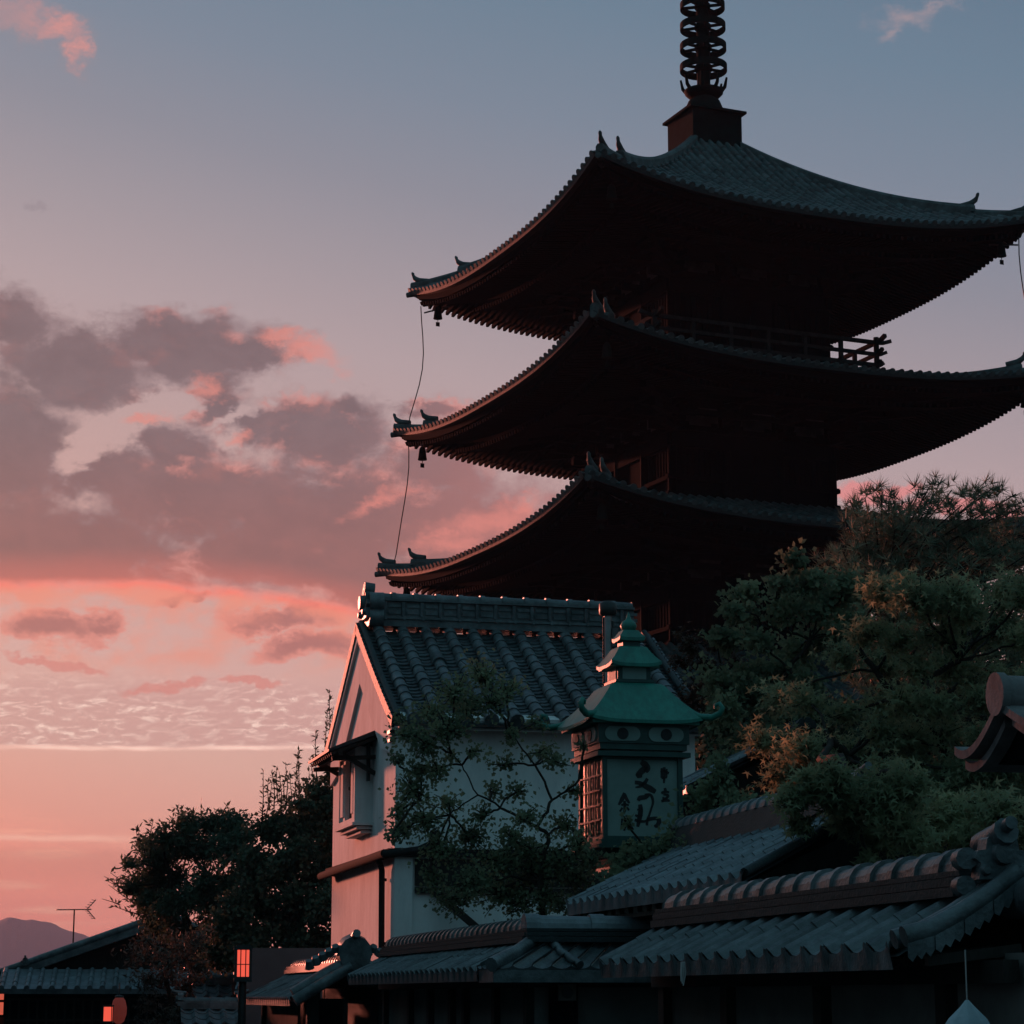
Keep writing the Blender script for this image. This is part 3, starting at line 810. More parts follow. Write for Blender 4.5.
b = WB(); b.tube([hp(-.02, HX-.02, 1.84), hp(.25, HX+.25, 1.95), hp(.52, HX+.52, 2.10)], [.06, .055, .055], 10); b.build('hip_roll', M['tile'], wb)
b = WB(); b.tube([hp(.72, HX-.02, 1.84), hp(.62, HX+.25, 1.95), hp(.56, HX+.52, 2.10)], [.035, .035, .035], 10); b.build('hip_roll', M['tile'], wb)
b = WB()
for z0, z1, hw in ((2.03, 2.075, .17), (2.08, 2.115, .15), (2.12, 2.14, .13)):
    zz_ = Vector((0, 0, (z0+z1)/2)); b.beam(st(.5, HX+.42)+zz_, st(.5, 17.5)+zz_, hw*2, z1-z0)
    b.beam(st(.36, HX+.5)+zz_+Vector((0, 0, .002)), st(2.6, HX+.5)+zz_+Vector((0, 0, .002)), hw*2, z1-z0)
b.build('ridge_course', M['tile_dark'], wb)
b = WB(); cap_ridge(b, st(.5, HX+.5, 2.14), st(.5, 17.5, 2.14), .10, .245); b.build('ridge_cap', M['tile'], wb)
b = WB(); cap_ridge(b, st(.36, HX+.5, 2.145), st(2.6, HX+.5, 2.145), .11, .5); b.build('ridge_cap', M['tile_blue'], wb)
b = WB(); b.prism([(.42, 0), (.6, 0), (.6, 1.8), (.42, 1.8)], HX+.42, 17.5, lambda a, h, d: st(a, d, h))
b.prism([(HX+.40, 0), (HX+.58, 0), (HX+.58, 1.8), (HX+.40, 1.8)], .42, 2.6, lambda a, h, d: st(d, a, h)); b.build('plaster_wall', M['wallplaster'], wb)
b = WB(); b.beam(st(.37, HX+.36, 1.71), st(.37, 17.5, 1.71), .07, .1); b.beam(st(.37, HX+.36, 1.712), st(2.6, HX+.36, 1.712), .07, .1); b.build('eave_frame', M['wood'], wb)
for w in (HX+.46, 11.1, 12.5, 13.2, 14.4, 15.6, 17.3):
    b = WB(); b.beam(st(.395, w, -.1), st(.395, w, 1.74), .12, .07, up=tuple(SU)); b.build('post', M['wood'], wb)
b = WB(); b.beam(st(.66, HX+.34, -.1), st(.66, HX+.34, 1.78), .14, .24); b.build('post', M['oldwood'], wb)
# small crest panel on the post
cr = thing('crest_plate', st(.66, HX+.20, 1.62), 'small square plate with a round dark crest under the corner of the tiled coping', 'sign', rz=SA)
c = MB(); c.b2((-.075, -.012, -.065), (.075, .012, .065)); c.build('plate', M['woodpale'], cr)
c = MB(); c.prism([(.05*math.cos(t*.5236), .05*math.sin(t*.5236)) for t in range(12)], -.018, -.012, lambda a, b_, h: (a, h, b_)); 
c.prism([(.02*math.cos(t*.5236), .02*math.sin(t*.5236)) for t in range(12)], -.022, -.018, lambda a, b_, h: (a, h, b_)); c.build('crest', M['ink'], cr)
# ================================================================== GATE ROOF C (small, by the storehouse)
gc = thing('gate', st(.85, 26), 'small tiled gate with big round ridge end tile below the pink storehouse gable', 'gate')
lean(gc, 0, 1.54, .85, 1.96, 23.1, 29.6, .27, .25, M['tile'])
lean(gc, 1.75, 1.52, .85, 1.96, 23.1, 29.6, .27, .25, M['tile'], name='back_roof_tiles')
b = WB()
for z0, z1, hw in ((1.94, 2.0, .2), (2.0, 2.05, .17)):
    zz_ = Vector((0, 0, (z0+z1)/2)); b.beam(st(.85, 23.1)+zz_, st(.85, 29.6)+zz_, hw*2, z1-z0-.003)
b.build('ridge_course', M['tile_dark'], gc)
b = WB(); cap_ridge(b, st(.85, 23.15, 2.05), st(.85, 29.6, 2.05), .1, .26); b.build('ridge_cap', M['tile'], gc)
b = WB()
onigawara(b, st(.85, 23.0, 2.14), -SW, .36, .14); b.tube([st(.85, 23.1, 2.18), st(.85, 22.86, 2.16)], [.25, .23], 14)
for t in range(5):
    b.tube([st(.6-.09*t, 23.0, 2.2-.06*t), st(.58-.09*t, 22.95, 2.26-.05*t)], [.07, .05], 8)
    b.tube([st(1.1+.09*t, 23.0, 2.2-.06*t), st(1.12+.09*t, 22.95, 2.26-.05*t)], [.07, .05], 8)
b.build('ridge_end_tile', M['tile'], gc)
b = WB(); b.tube([st(.80, 22.98, 2.06), st(.45, 22.98, 1.86), st(0.02, 22.98, 1.60)], [.09, .1, .1], 8); b.tube([st(.80, 22.86, 1.98), st(.45, 22.86, 1.78), st(0.02, 22.86, 1.52)], [.07, .08, .08], 8)
b.tube([st(.9, 22.98, 2.06), st(1.25, 22.98, 1.86), st(1.7, 22.98, 1.60)], [.09, .1, .1], 8); b.build('verge_roll', M['tile'], gc)
b = WB()
for u, w in ((.35, 23.5), (1.35, 23.5), (.35, 29.3), (1.35, 29.3)): b.beam(st(u, w, -.5), st(u, w, 1.72), .16, .16, up=tuple(SU))
b.beam(st(.35, 23.2, 1.62), st(.35, 29.5, 1.62), .14, .18); b.beam(st(1.35, 23.2, 1.62), st(1.35, 29.5, 1.62), .14, .18); b.build('timber_frame', M['wood'], gc)
b = WB(); b.prism([(.33, -.5), (.37, -.5), (.37, 1.5), (.33, 1.5)], 25.0, 29.3, lambda a, h, d: st(a, d, h)); b.build('side_wall', M['wallplaster'], gc)
b = WB(); b.prism([(.80, -.5), (.86, -.5), (.86, 1.55), (.80, 1.55)], 23.6, 29.2, lambda a, h, d: st(a, d, h)); b.build('door', M['wood'], gc)
# ================================================================== TEA HOUSE ROOF D
th_ = thing('tea_house', st(3.0, 9.3), 'low tea house roof of blue grey dimpled tiles between the two garden walls', 'building')
lean(th_, 1.2, 2.42, 2.6, 3.02, 6.35, 11.7, .265, .265, M['tile_blue'], wsk=1.2, lip=.09)
b = WB()
def df(i, j): return st(2.6+1.6*j, 7.6+5.2*i, 3.02-.6*j)
b.grid(df, 1, 1); b.build('back_roof', M['tile_dark'], th_)
b = WB(); b.prism([(2.44, 2.98), (2.76, 2.98), (2.70, 3.20), (2.50, 3.20)], 7.75, 12.85, lambda a, h, d: st(a, d, h)); b.build('ridge_course', M['tile_dark'], th_)
b = WB(); cap_ridge(b, st(2.6, 7.75, 3.20), st(2.6, 12.9, 3.20), .10, .26); b.build('ridge_cap', M['tile_blue'], th_)
b = WB(); onigawara(b, st(2.6, 7.7, 3.18), -SW, .2, .1); b.build('ridge_end_tile', M['tile'], th_)
b = WB(); b.tube([st(1.22, 6.40, 2.45), st(2.6, 7.56, 3.05)], .035, 8); b.build('verge_roll', M['tile_dark'], th_)
b = WB(); b.prism([(1.6, -.1), (4.2, -.1), (4.2, 2.4), (2.6, 2.9), (1.6, 2.45)], 7.4, 11.9, lambda a, h, d: st(a, d, h)); b.build('wall', M['wood'], th_)
b = WB()
for i in range(19): b.beam(st(1.22, 6.5+i*.29, 2.30), st(1.7, 6.8+i*.29, 2.42), .045, .06)
b.beam(st(1.3, 6.4, 2.27), st(1.3, 11.8, 2.27), .05, .06); b.build('eave_frame', M['woodpale'], th_)
# small roof seen behind the lantern
t2 = thing('storage_shed', st(5.0, 17.0), 'small tiled shed roof glimpsed between the green lantern sign and the maple', 'building')
lean(t2, 3.5, 3.85, 4.9, 4.55, 15.6, 17.6, .27, .27, M['tile_blue'])
b = WB(); b.prism([(3.8, -.1), (6.0, -.1), (6.0, 3.9), (4.9, 4.42), (3.8, 3.9)], 15.75, 17.5, lambda a, h, d: st(a, d, h)); b.build('wall', M['wood'], t2)
b = WB(); cap_ridge(b, st(4.9, 15.6, 4.56), st(4.9, 17.6, 4.56), .11, .27); b.grid(lambda i, j: st(4.9+1.3*j, 15.6+2.*i, 4.55-.65*j), 1, 1); b.build('ridge_cap', M['tile_dark'], t2)
# ================================================================== SMALL ROOFED GATE at the right edge
ne = thing('gate', st(.4, -2.3), 'roofed garden gate at right edge, its round salmon ridge end facing the street', 'gate')
b = WB(); UE = -.60; rz_ = 2.615; wr = -2.24
b.tube([st(UE, wr, rz_), st(UE+.03, wr, rz_)], [.076, .076], 20)
b.tube([st(UE+.03, wr, rz_), st(1.4, wr, rz_)], [.066, .066], 16); b.build('ridge_roll', M['gate_tile'], ne)
def gslope(sg, x): return rz_-.035-.16*(1-(1-x)**1.7)+.055*x**4
b = WB()
for sg, L_ in ((1, .37), (-1, .60)):
    for off, x1, du in ((0., 1., 0.), (.045, .97, .035)):
        n = 10; vs = []
        for i in range(n+1):
            x = i/n*x1; z = gslope(sg, x)-off
            for uu, dz in ((UE+.012+du, 0), (UE+.012+du, -.030), (1.4, -.030), (1.4, 0)): vs.append(st(uu, wr+sg*(.03+L_*x), z+dz))
        b.add(vs, [(4*i+k, 4*i+(k+1) % 4, 4*i+4+(k+1) % 4, 4*i+4+k) for i in range(n) for k in range(4)]+[(0, 1, 2, 3), (4*n+3, 4*n+2, 4*n+1, 4*n)])
b.build('roof_tiles', M['gate_tile'], ne)
b = WB(); b.prism([(wr-.5, rz_-.22), (wr+.22, rz_-.22), (wr+.20, rz_-.14), (wr, rz_-.09), (wr-.5, rz_-.15)], UE+.10, 1.4, lambda a, h, d: st(d, a, h)); b.build('gable_beam', M['oldwood'], ne)
for w in (wr-.1, wr+.12):
    b = WB(); b.beam(st(.75, w, 0), st(.75, w, 2.42), .12, .12); b.build('post', M['wood'], ne)
# ================================================================== hanging things
ts = thing('tassel', at(683, 962, st(.1, 3.55).y), 'frayed pale cord hanging from the tiled eave of the near garden wall', 'cord')
b = MB()
for k in range(3):
    b.tube([(.008*k-.008, 0, 0), (.012*k-.01, .01*k, -.06), (.006*k-.012, 0, -.11-.012*k)], [.006, .007, .004], 6)
b.build('strand', M['cord'], ts)
bgp = at(967, 1000, 9.3)
bg_ = thing('hanging_bag', bgp, 'pale blue folded cloth bag hanging on a string before the near wall', 'bag')
b = MB(); vs = []; n = 24
for (r, z) in ((.004, 0), (.02, -.03), (.045, -.07), (.068, -.13), (.085, -.22), (.082, -.33), (.05, -.40), (.01, -.42)):
    for k in range(n):
        an = 2*math.pi*k/n; rr = r*1.5*(1+.13*math.cos(7*an+z*9)); vs.append((rr*math.cos(an), rr*.55*math.sin(an), z))
b.add(vs, [(i*n+k, i*n+(k+1) % n, (i+1)*n+(k+1) % n, (i+1)*n+k) for i in range(7) for k in range(n)], True); b.build('cloth_body', M['cloth'], bg_)
b = MB(); b.tube([(0, 0, 0), (0, 0, .19)], .003, 5); b.build('string', M['cord'], bg_)

# ================================================================== STOREHOUSE (kura)
HA = at(394, 860, 34); HR = R(13.2)
kz = thing('storehouse', (HA.x, HA.y, 0), 'two storey white plastered storehouse with pink lit gable and tiled roof', 'house', rz=HR)
DW = 5.65; LW = 4.5; Zb = 3.58; ZE = 5.62; ZA = 7.22; WMID = DW/2
b = MB(); b.prism([(0, -1.2), (DW, -1.2), (DW, ZE-.16), (WMID, ZA-.16), (0, ZE-.16)], 0, LW, lambda a, h, d: (d, a, h)); b.build('plaster_wall', M['plaster'], kz)
# thickened band following the rakes
b = MB()
rk = .34
outer = [(0.0, ZE-.02), (WMID, ZA-.02), (DW, ZE-.02)]
b.prism([(0, ZE-.02), (WMID, ZA-.02), (WMID, ZA-.86), (.9, ZE-.46), (0.0, ZE-.62)][::1], -.055, 0.003, lambda a, h, d: (d, a, h))
b.prism([(DW, ZE-.02), (DW, ZE-.62), (DW-.9, ZE-.46), (WMID, ZA-.86), (WMID, ZA-.02)], -.055, 0.003, lambda a, h, d: (d, a, h))
b.prism([(-.02, ZE+.02), (WMID, ZA+.05), (WMID, ZA-.2), (-.02, ZE-.20)], -.105, -.0535, lambda a, h, d: (d, a, h))
b.prism([(DW+.02, ZE+.02), (DW+.02, ZE-.20), (WMID, ZA-.2), (WMID, ZA+.05)], -.105, -.0535, lambda a, h, d: (d, a, h))
b.build('gable_moulding', M['plaster'], kz)
b = MB(); b.prism([(0.02, ZE-.24), (-.3, ZE-.30), (-.34, ZE-.12), (.02, ZE)], 0, LW, lambda a, h, d: (d, a, h)); b.build('eave_cove', M['plaster'], kz)
# roof slopes with rolls and stepped pans
OV = .42; sl_ = (ZA-ZE)/WMID
runk = math.hypot(WMID+OV, (WMID+OV)*sl_); cw = 1/math.hypot(1, sl_); cs_ = sl_*cw
zeo = ZE-OV*sl_+.06
def kf(a, v, h): 
    sg = -.035*math.sin(math.pi*min(1, v/runk))
    return Vector((a, -OV+cw*v-cs_*(h+sg), zeo+cs_*v+cw*(h+sg)))
def kb(a, v, h):
    q = kf(a, v, h); return Vector((q.x, DW-q.y, q.z))
pit = .375; U0, U1 = -.10, LW+.12
ks = [U0+.30+i*pit for i in range(int((U1-U0-.3)/pit)+1)]
for f_, nm in ((kf, 'roof_tiles'), (kb, 'back_roof_tiles')):
    b = MB(); tile_rolls(b, f_, ks, lambda u: runk-.12, pit, .098, .27, n=8)
    tile_pans(b, f_, [U0-.02]+ks, lambda u: runk-.1, pit, .05, .125, .02, n=5)
    b.grid(lambda i, j: f_(U0+(U1-U0)*i, runk*j, -.11), 1, 24); b.build(nm, M['tile'], kz)
    for uu, w_ in ((U0, 1), (U1, -1)):       # verge: row of overlapping end tiles
        b = MB()
        k = 22
        for i in range(k):
            v0_, v1_ = runk*i/k, runk*(i+1)/k
            b.prism([(v0_, -.13), (v1_+.02, -.11), (v1_+.02, .03), (v0_, .045)], 0, .05, lambda v, h, d: f_(uu-w_*(.03-d)+w_*.0, v, h))
        b.tube([f_(uu+w_*.06, v, .045) for v in [runk*j/12 for j in range(13)]], .05, 7)
        b.build('verge_tiles', M['tile_dark'], kz)
b = MB()
ym = WMID; 
for z0, z1, hw in ((ZA+.02, ZA+.13, .26), (ZA+.135, ZA+.17, .29), (ZA+.175, ZA+.43, .15), (ZA+.432, ZA+.47, .21)):
    b.b2((.06, ym-hw, z0), (4.36, ym+hw, z1))
for i in range(14):
    uu = .3+i*4.0/13.5
    b.tube([(uu, ym-.16, ZA+.20), (uu, ym-.18, ZA+.42)], .035, 8); b.b2((uu-.02, ym-.30, ZA+.12), (uu+.02, ym-.28, ZA+.18))
    b.box((uu+.16, ym-.155, ZA+.26), (.2, .03, .06)); b.box((uu+.16, ym-.155, ZA+.36), (.2, .03, .05))
b.build('ridge_course', M['tile'], kz)
b = MB(); cap_ridge(b, (.06, ym, ZA+.47), (4.36, ym, ZA+.47), .115, .36); b.build('ridge_cap', M['tile'], kz)
for uu, dr in ((.05, -1),):
    b = MB(); onigawara(b, (uu, ym, ZA+.36), (dr, 0, 0), .42, .12, False)
    b.tube([(uu-dr*.1, ym, ZA+.60), (uu+dr*.06, ym, ZA+.62)], [.13, .13], 12)
    for z, r in ((ZA+.40, .15), (ZA+.15, .14)):
        b.tube([(uu, ym-.22, z), (uu-dr*.22, ym-.24, z)], [r, r], 12)
    b.tube([(uu, ym, ZA+.02), (uu+dr*.13, ym, ZA-.06)], [.1, .07], 8); b.build('ridge_end_tile', M['tile'], kz)
# band + gutter + downpipe
b = MB(); b.b2((-.10, -.10, Zb-.05), (.0, DW+.1, Zb+.06)); b.b2((-.10, -.10, Zb-.05), (LW, .0, Zb+.06)); b.build('string_course', M['drain'], kz)
b = MB(); b.tube([(-.17, -.2, Zb-.02), (-.17, DW+.12, Zb-.06)], .062, 10)
b.tube([(-.17, -.2, Zb-.02), (-.1, -.28, Zb-.03), (.30, -.30, Zb+.03), (.5, -.2, Zb+.12), (.55, -.12, Zb+.3)], .055, 9); b.build('gutter', M['drain'], kz)
b = MB(); b.tube([(-.16, .42, Zb-.05), (-.10, .42, Zb-.22), (-.08, .42, -.8)], .045, 9)
for z in (1.2, 2.3, 3.2): b.lathe((-.08, .42, z), [(.055, 0), (.055, .04)], 10)
b.build('downpipe', M['drain'], kz)
# corner pilaster on the long side (paler strip) and lower lean-to with brace
b = MB(); b.b2((0.0, -.05, -1.), (.26, 0.0, Zb-.06)); b.b2((0.0, -.05, Zb+.07), (.2, .0, ZE-.25)); b.build('corner_strip', M['plaster'], kz)
b = MB(); b.b2((.3, -.04, 3.12), (LW, .0, 3.50)); b.b2((.3, -.07, 3.02), (LW, 0, 3.10)); b.build('dark_boarding', M['wood'], kz)
b = MB(); b.beam((.55, -.10, 3.05), (1.25, -.42, 2.42), .09, .1); b.beam((1.0, -.3, 2.40), (LW, -.3, 2.40), .5, .06); b.beam((.5, -.35, 2.32), (LW, -.35, 2.32), .06, .1); b.build('lean_to_frame', M['wood'], kz)
# window: thick plaster shutters with stepped edges
w0_, w1_, zb_, zt_ = 1.86, 3.42, 4.14, 5.28
b = MB(); b.b2((-.27, w0_, zb_), (0, w0_+.10, zt_)); b.b2((-.27, w1_-.10, zb_), (0, w1_, zt_)); b.b2((-.27, w0_+.1, zt_-.1), (0, w1_-.1, zt_)); b.b2((-.27, w0_+.1, zb_), (0, w1_-.1, zb_+.08))
b.b2((-.255, w0_+.1, zb_+.08), (-.02, w0_+.16, zt_-.1)); b.build('window_surround', M['plaster'], kz)
b = MB(); b.b2((-.10, w0_+.16, zb_+.08), (-.05, w1_-.1, zt_-.1)); b.build('window_recess', M['oldwood'], kz)
for (a_, c_) in ((2.06, 2.34), (3.0, 3.32)):
    b = MB()
    b.b2((-.23, a_, zb_+.09), (-.13, c_, zt_-.11)); b.b2((-.26, a_+.05, zb_+.16), (-.23, c_-.05, zt_-.17)); b.build('plaster_shutter', M['plaster'], kz)
b = MB()
for i in range(6): b.b2((-.17, 2.40+.1*i, zb_+.08), (-.13, 2.43+.1*i, zt_-.1))
b.b2((-.18, 2.36, (zb_+zt_)/2), (-.12, 2.99, (zb_+zt_)/2+.05)); b.build('window_bars', M['woodpale'], kz)
b = MB()
for k in range(3):
    ex = .06-.07*k; b.b2((-.31+.075*k, w0_-ex, zb_-.045-.055*k), (0, w1_+ex, zb_-.0-.055*k-.002*k))
b.build('window_sill', M['plaster'], kz)
b = MB(); b.tube([(-.08, 1.78, 5.3), (-.08, 1.78, 4.75)], .03, 8); b.build('shutter_pull', M['iron'], kz)
# awning
b = MB(); ya, yb = 1.43, 3.5
b.prism([(0.0, 5.50), (-.74, 5.19), (-.74, 5.15), (0, 5.42)], ya, yb, lambda a, h, d: (a, d, h)); aw = b.build('awning', M['tile_dark'], kz)
b = MB()
for i in range(12):
    y = ya+.05+i*(yb-ya-.1)/11; b.beam((0, y, 5.38), (-.70, y, 5.12), .05, .05)
b.beam((-.56, ya, 5.13), (-.56, yb, 5.13), .07, .07); b.build('awning_rafters', M['wood'], kz)
for y in (ya+.2, yb-.02):
    b = MB(); b.beam((0, y, 4.85), (-.52, y, 5.14), .05, .07); b.beam((0, y, 5.10), (-.66, y, 5.06), .05, .06); b.build('awning_bracket', M['wood'], kz)
b = MB(); b.b2((-.05, 1.9, 5.26), (0, 2.05, 5.46)); b.b2((-.09, -.06, 5.28), (-.0, .16, 5.33)); b.b2((-.09, -.04, 5.16), (0, .1, 5.2)); b.build('wall_hook', M['iron'], kz)

# ================================================================== utility pole beside the lantern
up_ = thing('utility_pole', (at(608, 640, 27).x, 27, 0), 'slim dark steel pole with a round cap just left of the green lantern top', 'pole')
pz = at(608, 604, 27).z
b = MB(); b.tube([(0, 0, -.3), (0, 0, pz-.1)], .045, 12); b.build('shaft', M['steel'], up_)
b = MB(); b.lathe((0, 0, pz-.14), [(.075, 0), (.1, .02), (.1, .14), (.06, .17)], 16); b.build('cap', M['iron'], up_)
b = MB(); b.tube([(.085, 0, pz-.50), (.085, 0, pz-.28)], .045, 10); b.tube([(.16, 0, pz-.50), (.16, 0, pz-.28)], .04, 10); b.beam((0, 0, pz-.4), (.18, 0, pz-.4), .04, .04); b.build('insulator', M['concrete'], up_)
b = MB(); b.tube([(.055, 0, pz-.2), (.075, 0, pz-1.4), (.06, 0, .5)], .014, 6); b.tube([(-.05, 0, pz-.15), (-.055, 0, .5)], .012, 6); b.build('cable', M['iron'], up_)

# ================================================================== GREEN LANTERN SIGN
LP = at(603, 800, 24.3); LR = R(15.)
LWd = .86; ca, sa = math.cos(LR), math.sin(LR)
lc = (LP.x+ca*LWd/2-sa*LWd/2, LP.y+sa*LWd/2+ca*LWd/2)
ls = thing('lantern_sign', (lc[0], lc[1], 0), 'tall green copper roofed lantern sign with black brush lettering on its pale panel', 'sign', rz=LR)
def zr(row): return at(640, row, 24.3 if row > 750 else 24.72).z
def cone_roof(mb, h0, z0, h1, z1, up, n=14, cv=.6, th=.035):
    """concave hipped roof with lifted corners"""
    for k in range(4):
        T = side_fn(k)
        def fs(i, j, dz=0.):
            a = i*2-1; hw = h0+(h1-h0)*(j**(cv))
            hw = h0+(h1*1.38-h0)*(1-(1-j/.9)**1.12) if j <= .9 else h1*(1.38-.38*(j-.9)/.1)
            return T(a*hw, -hw, z0+(z1-z0)*(j*1.06 if j <= .9 else .954+(j-.9)*.46)+up*abs(a)**4*(1-j)**3+dz)
        mb.grid(lambda i, j: fs(i, j), n, n, True)
        mb.grid(lambda i, j: fs(i, 0)+Vector((0, 0, -th*j)), n, 1)
    mb.box((0, 0, z0-.02), (h0*1.86, h0*1.86, .03))
hb_ = LWd/2
b = MB(); b.b2((-hb_+.03, -hb_+.03, zr(838)), (hb_-.03, hb_-.03, zr(745))); b.build('lantern_core', M['panel'], ls)
b = MB()
for sx in (-1, 1):
    for sy in (-1, 1): b.box((sx*(hb_-.022), sy*(hb_-.022), (zr(840)+zr(752))/2), (.05, .05, zr(752)-zr(840)))
for k in range(4):
    T = side_fn(k)
    b.beam(T(-hb_+.047, -hb_+.035, zr(838)), T(hb_-.047, -hb_+.035, zr(838)), .06, .05); b.beam(T(-hb_+.047, -hb_+.035, zr(756)), T(hb_-.047, -hb_+.035, zr(756)), .06, .045)
b.build('frame', M['copper_dark'], ls)
# glazed left and back faces with muntins
for k in (3, 1):
    T = side_fn(k)
    g_ = MB(); g_.beam(T(-hb_+.09, -hb_+.02, (zr(836)+zr(757))/2), T(hb_-.09, -hb_+.02, (zr(836)+zr(757))/2), .012, zr(757)-zr(836)-.08); go = g_.build('glass_pane', M['glass'], ls)
    m_ = MB()
    for j in range(1, 4): u = -hb_+.08+(2*hb_-.16)*j/4; m_.beam(T(u, -hb_+.0, zr(834)), T(u, -hb_+.0, zr(759)), .02, .02, up=T(0, -1, 0))
    for j in range(1, 5): z = zr(834)+(zr(759)-zr(834))*j/5; m_.beam(T(-hb_+.08, -hb_+.0, z), T(hb_-.08, -hb_+.0, z), .018, .018)
    m_.build('muntins', M['copper_dark'], ls)
b = MB(); b.box((0, 0, zr(753.5)), (LWd+.14, LWd+.14, .05)); b.box((0, 0, zr(749.5)), (LWd+.08, LWd+.08, .075)); b.build('cornice', M['copper_dark'], ls)
b = MB(); b.box((0, 0, zr(842)), (LWd+.07, LWd+.07, .06)); b.box((0, 0, zr(846)), (LWd+.14, LWd+.14, .035)); b.build('sill', M['copper_dark'], ls)
b = MB(); b.box((0, 0, (zr(728)+zr(747))/2), (LWd+.12, LWd+.12, zr(728)-zr(747))); b.build('frieze', M['copper_dark'], ls)
b = MB(); fx = hb_+.06
for k in range(4):
    T = side_fn(k)
    for cx_ in (-.235, .235):
        zc_ = (zr(730)+zr(746))/2; P_ = []
        for t in range(24):
            an = 2*math.pi*t/24; P_.append((cx_+.115*(1 if math.cos(an) > 0 else -1)+.075*math.cos(an), zc_+.075*math.sin(an)))
        b.prism(P_, 0, .014, lambda a, h, d, T=T: T(a, -fx-d, h))
b.build('frieze_panel', M['panel'], ls)
for k in range(4):
    T = side_fn(k)
    for cx_ in (-.235, .235):
        b = MB(); b.prism([(cx_+.06*math.cos(t*.4), (zr(730)+zr(746))/2+.06*math.sin(t*.4)) for t in range(16)], .0145, .022, lambda a, h, d, T=T: T(a, -fx-d, h)); b.build('frieze_dot', M['ink'], ls)
b = MB(); cone_roof(b, .62, zr(725), .21, zr(684), .05); b.build('main_roof', M['copper'], ls)
for k in range(4):
    b = MB()
    T = side_fn(k); c0 = T(-.62, -.62, zr(725)+.04); d = Vector((c0.x, c0.y, 0)).normalized()
    pts = [c0-d*.30+Vector((0, 0, .11)), c0-d*.06+Vector((0, 0, .01)), c0+d*.08+Vector((0, 0, -.005)), c0+d*.17+Vector((0, 0, .035)), c0+d*.20+Vector((0, 0, .09)), c0+d*.165+Vector((0, 0, .135)), c0+d*.12+Vector((0, 0, .12)), c0+d*.12+Vector((0, 0, .085))]
    b.tube(pts, [.03, .036, .036, .034, .03, .026, .022, .016], 8)
    b.build('corner_scroll', M['copper'], ls)
b = MB(); b.box((0, 0, (zr(684)+zr(664))/2), (.36, .36, zr(664)-zr(684)+.02)); b.box((0, 0, zr(682)), (.42, .42, .03)); b.build('upper_box', M['copper_dark'], ls)
b = MB()
for k in range(4):
    T = side_fn(k)
    b.prism([(-.13, zr(680)), (.13, zr(680)), (.13, zr(668)), (-.13, zr(668))], 0, .008, lambda a, h, d, T=T: T(a, -.18-d, h))
b.build('upper_window', M['panel'], ls)
b = MB(); cone_roof(b, .275, zr(665), .11, zr(646), .03); b.build('middle_roof', M['copper'], ls)
b = MB(); b.box((0, 0, (zr(648)+zr(636))/2), (.19, .19, zr(636)-zr(648))); b.build('neck', M['copper_dark'], ls)
b = MB(); cone_roof(b, .14, zr(637.5), .06, zr(629), .015, 8); b.build('top_roof', M['copper'], ls)
b = MB(); b.lathe((0, 0, zr(630)), [(.05, 0), (.075, .02), (.09, .06), (.07, .10), (.03, .13), (.018, .17), (.002, .21)], 16); b.build('finial', M['copper'], ls)
b = MB(); 
for k_, (h0, z0, h1, z1) in enumerate(((hb_-.02, zr(848), hb_-.10, zr(856)), (hb_-.12, zr(856), hb_-.16, zr(866)), (hb_-.10, zr(866), hb_-.10, zr(872)))):
    b.add([(sx*h, sy*h, z) for h, z in ((h0, z0), (h1, z1)) for sx, sy in ((-1, -1), (1, -1), (1, 1), (-1, 1))], [(0, 1, 5, 4), (1, 2, 6, 5), (2, 3, 7, 6), (3, 0, 4, 7), (4, 5, 6, 7)])
b.build('base_moulding', M['copper_dark'], ls)
b = MB(); b.box((0, 0, zr(870)/2-.1), (.3, .3, zr(870)+.2)); b.build('post', M['wood'], ls)
# brush lettering
SCL = 9.31; 
fu = lambda X: ((590+X/SCL)-603)/81.*LWd-hb_ ; 
def fz(Y): return zr(740+Y/SCL)
ink = MB()
def stroke(pts, ws, sub=5):
    P_ = [Vector((fu(x), fz(y))) for x, y in pts]; Q = []; Wd = []
    n = len(P_)
    for i in range(n-1):
        p0 = P_[max(i-1, 0)]; p1 = P_[i]; p2 = P_[i+1]; p3 = P_[min(i+2, n-1)]
        for k in range(sub):
            t = k/sub
            Q.append(.5*((2*p1)+(p2-p0)*t+(2*p0-5*p1+4*p2-p3)*t*t+(3*p1-p0-3*p2+p3)*t**3)); Wd.append(ws[i]+(ws[i+1]-ws[i])*t)
    Q.append(P_[-1]); Wd.append(ws[-1]); L_ = []; R_ = []
    sc = LWd/81./SCL/2
    for i, q in enumerate(Q):
        d = Q[min(i+1, len(Q)-1)]-Q[max(i-1, 0)]
        if d.length < 1e-9: d = Vector((1, 0))
        d.normalize(); nn = Vector((-d.y, d.x))*Wd[i]*sc; L_.append(q+nn); R_.append(q-nn)
    m = len(Q); vs = [(a.x, -hb_+.026, a.y) for a in L_]+[(a.x, -hb_+.026, a.y) for a in R_]+[(a.x, -hb_+.031, a.y) for a in L_]+[(a.x, -hb_+.031, a.y) for a in R_]
    ink.add(vs, [(i, i+1, m+i+1, m+i) for i in range(m-1)]+[(0, m, 3*m, 2*m), (m-1, 2*m-1, 4*m-1, 3*m-1)]+[(i, i+1, 2*m+i+1, 2*m+i) for i in range(m-1)]+[(m+i, m+i+1, 3*m+i+1, 3*m+i) for i in range(m-1)])
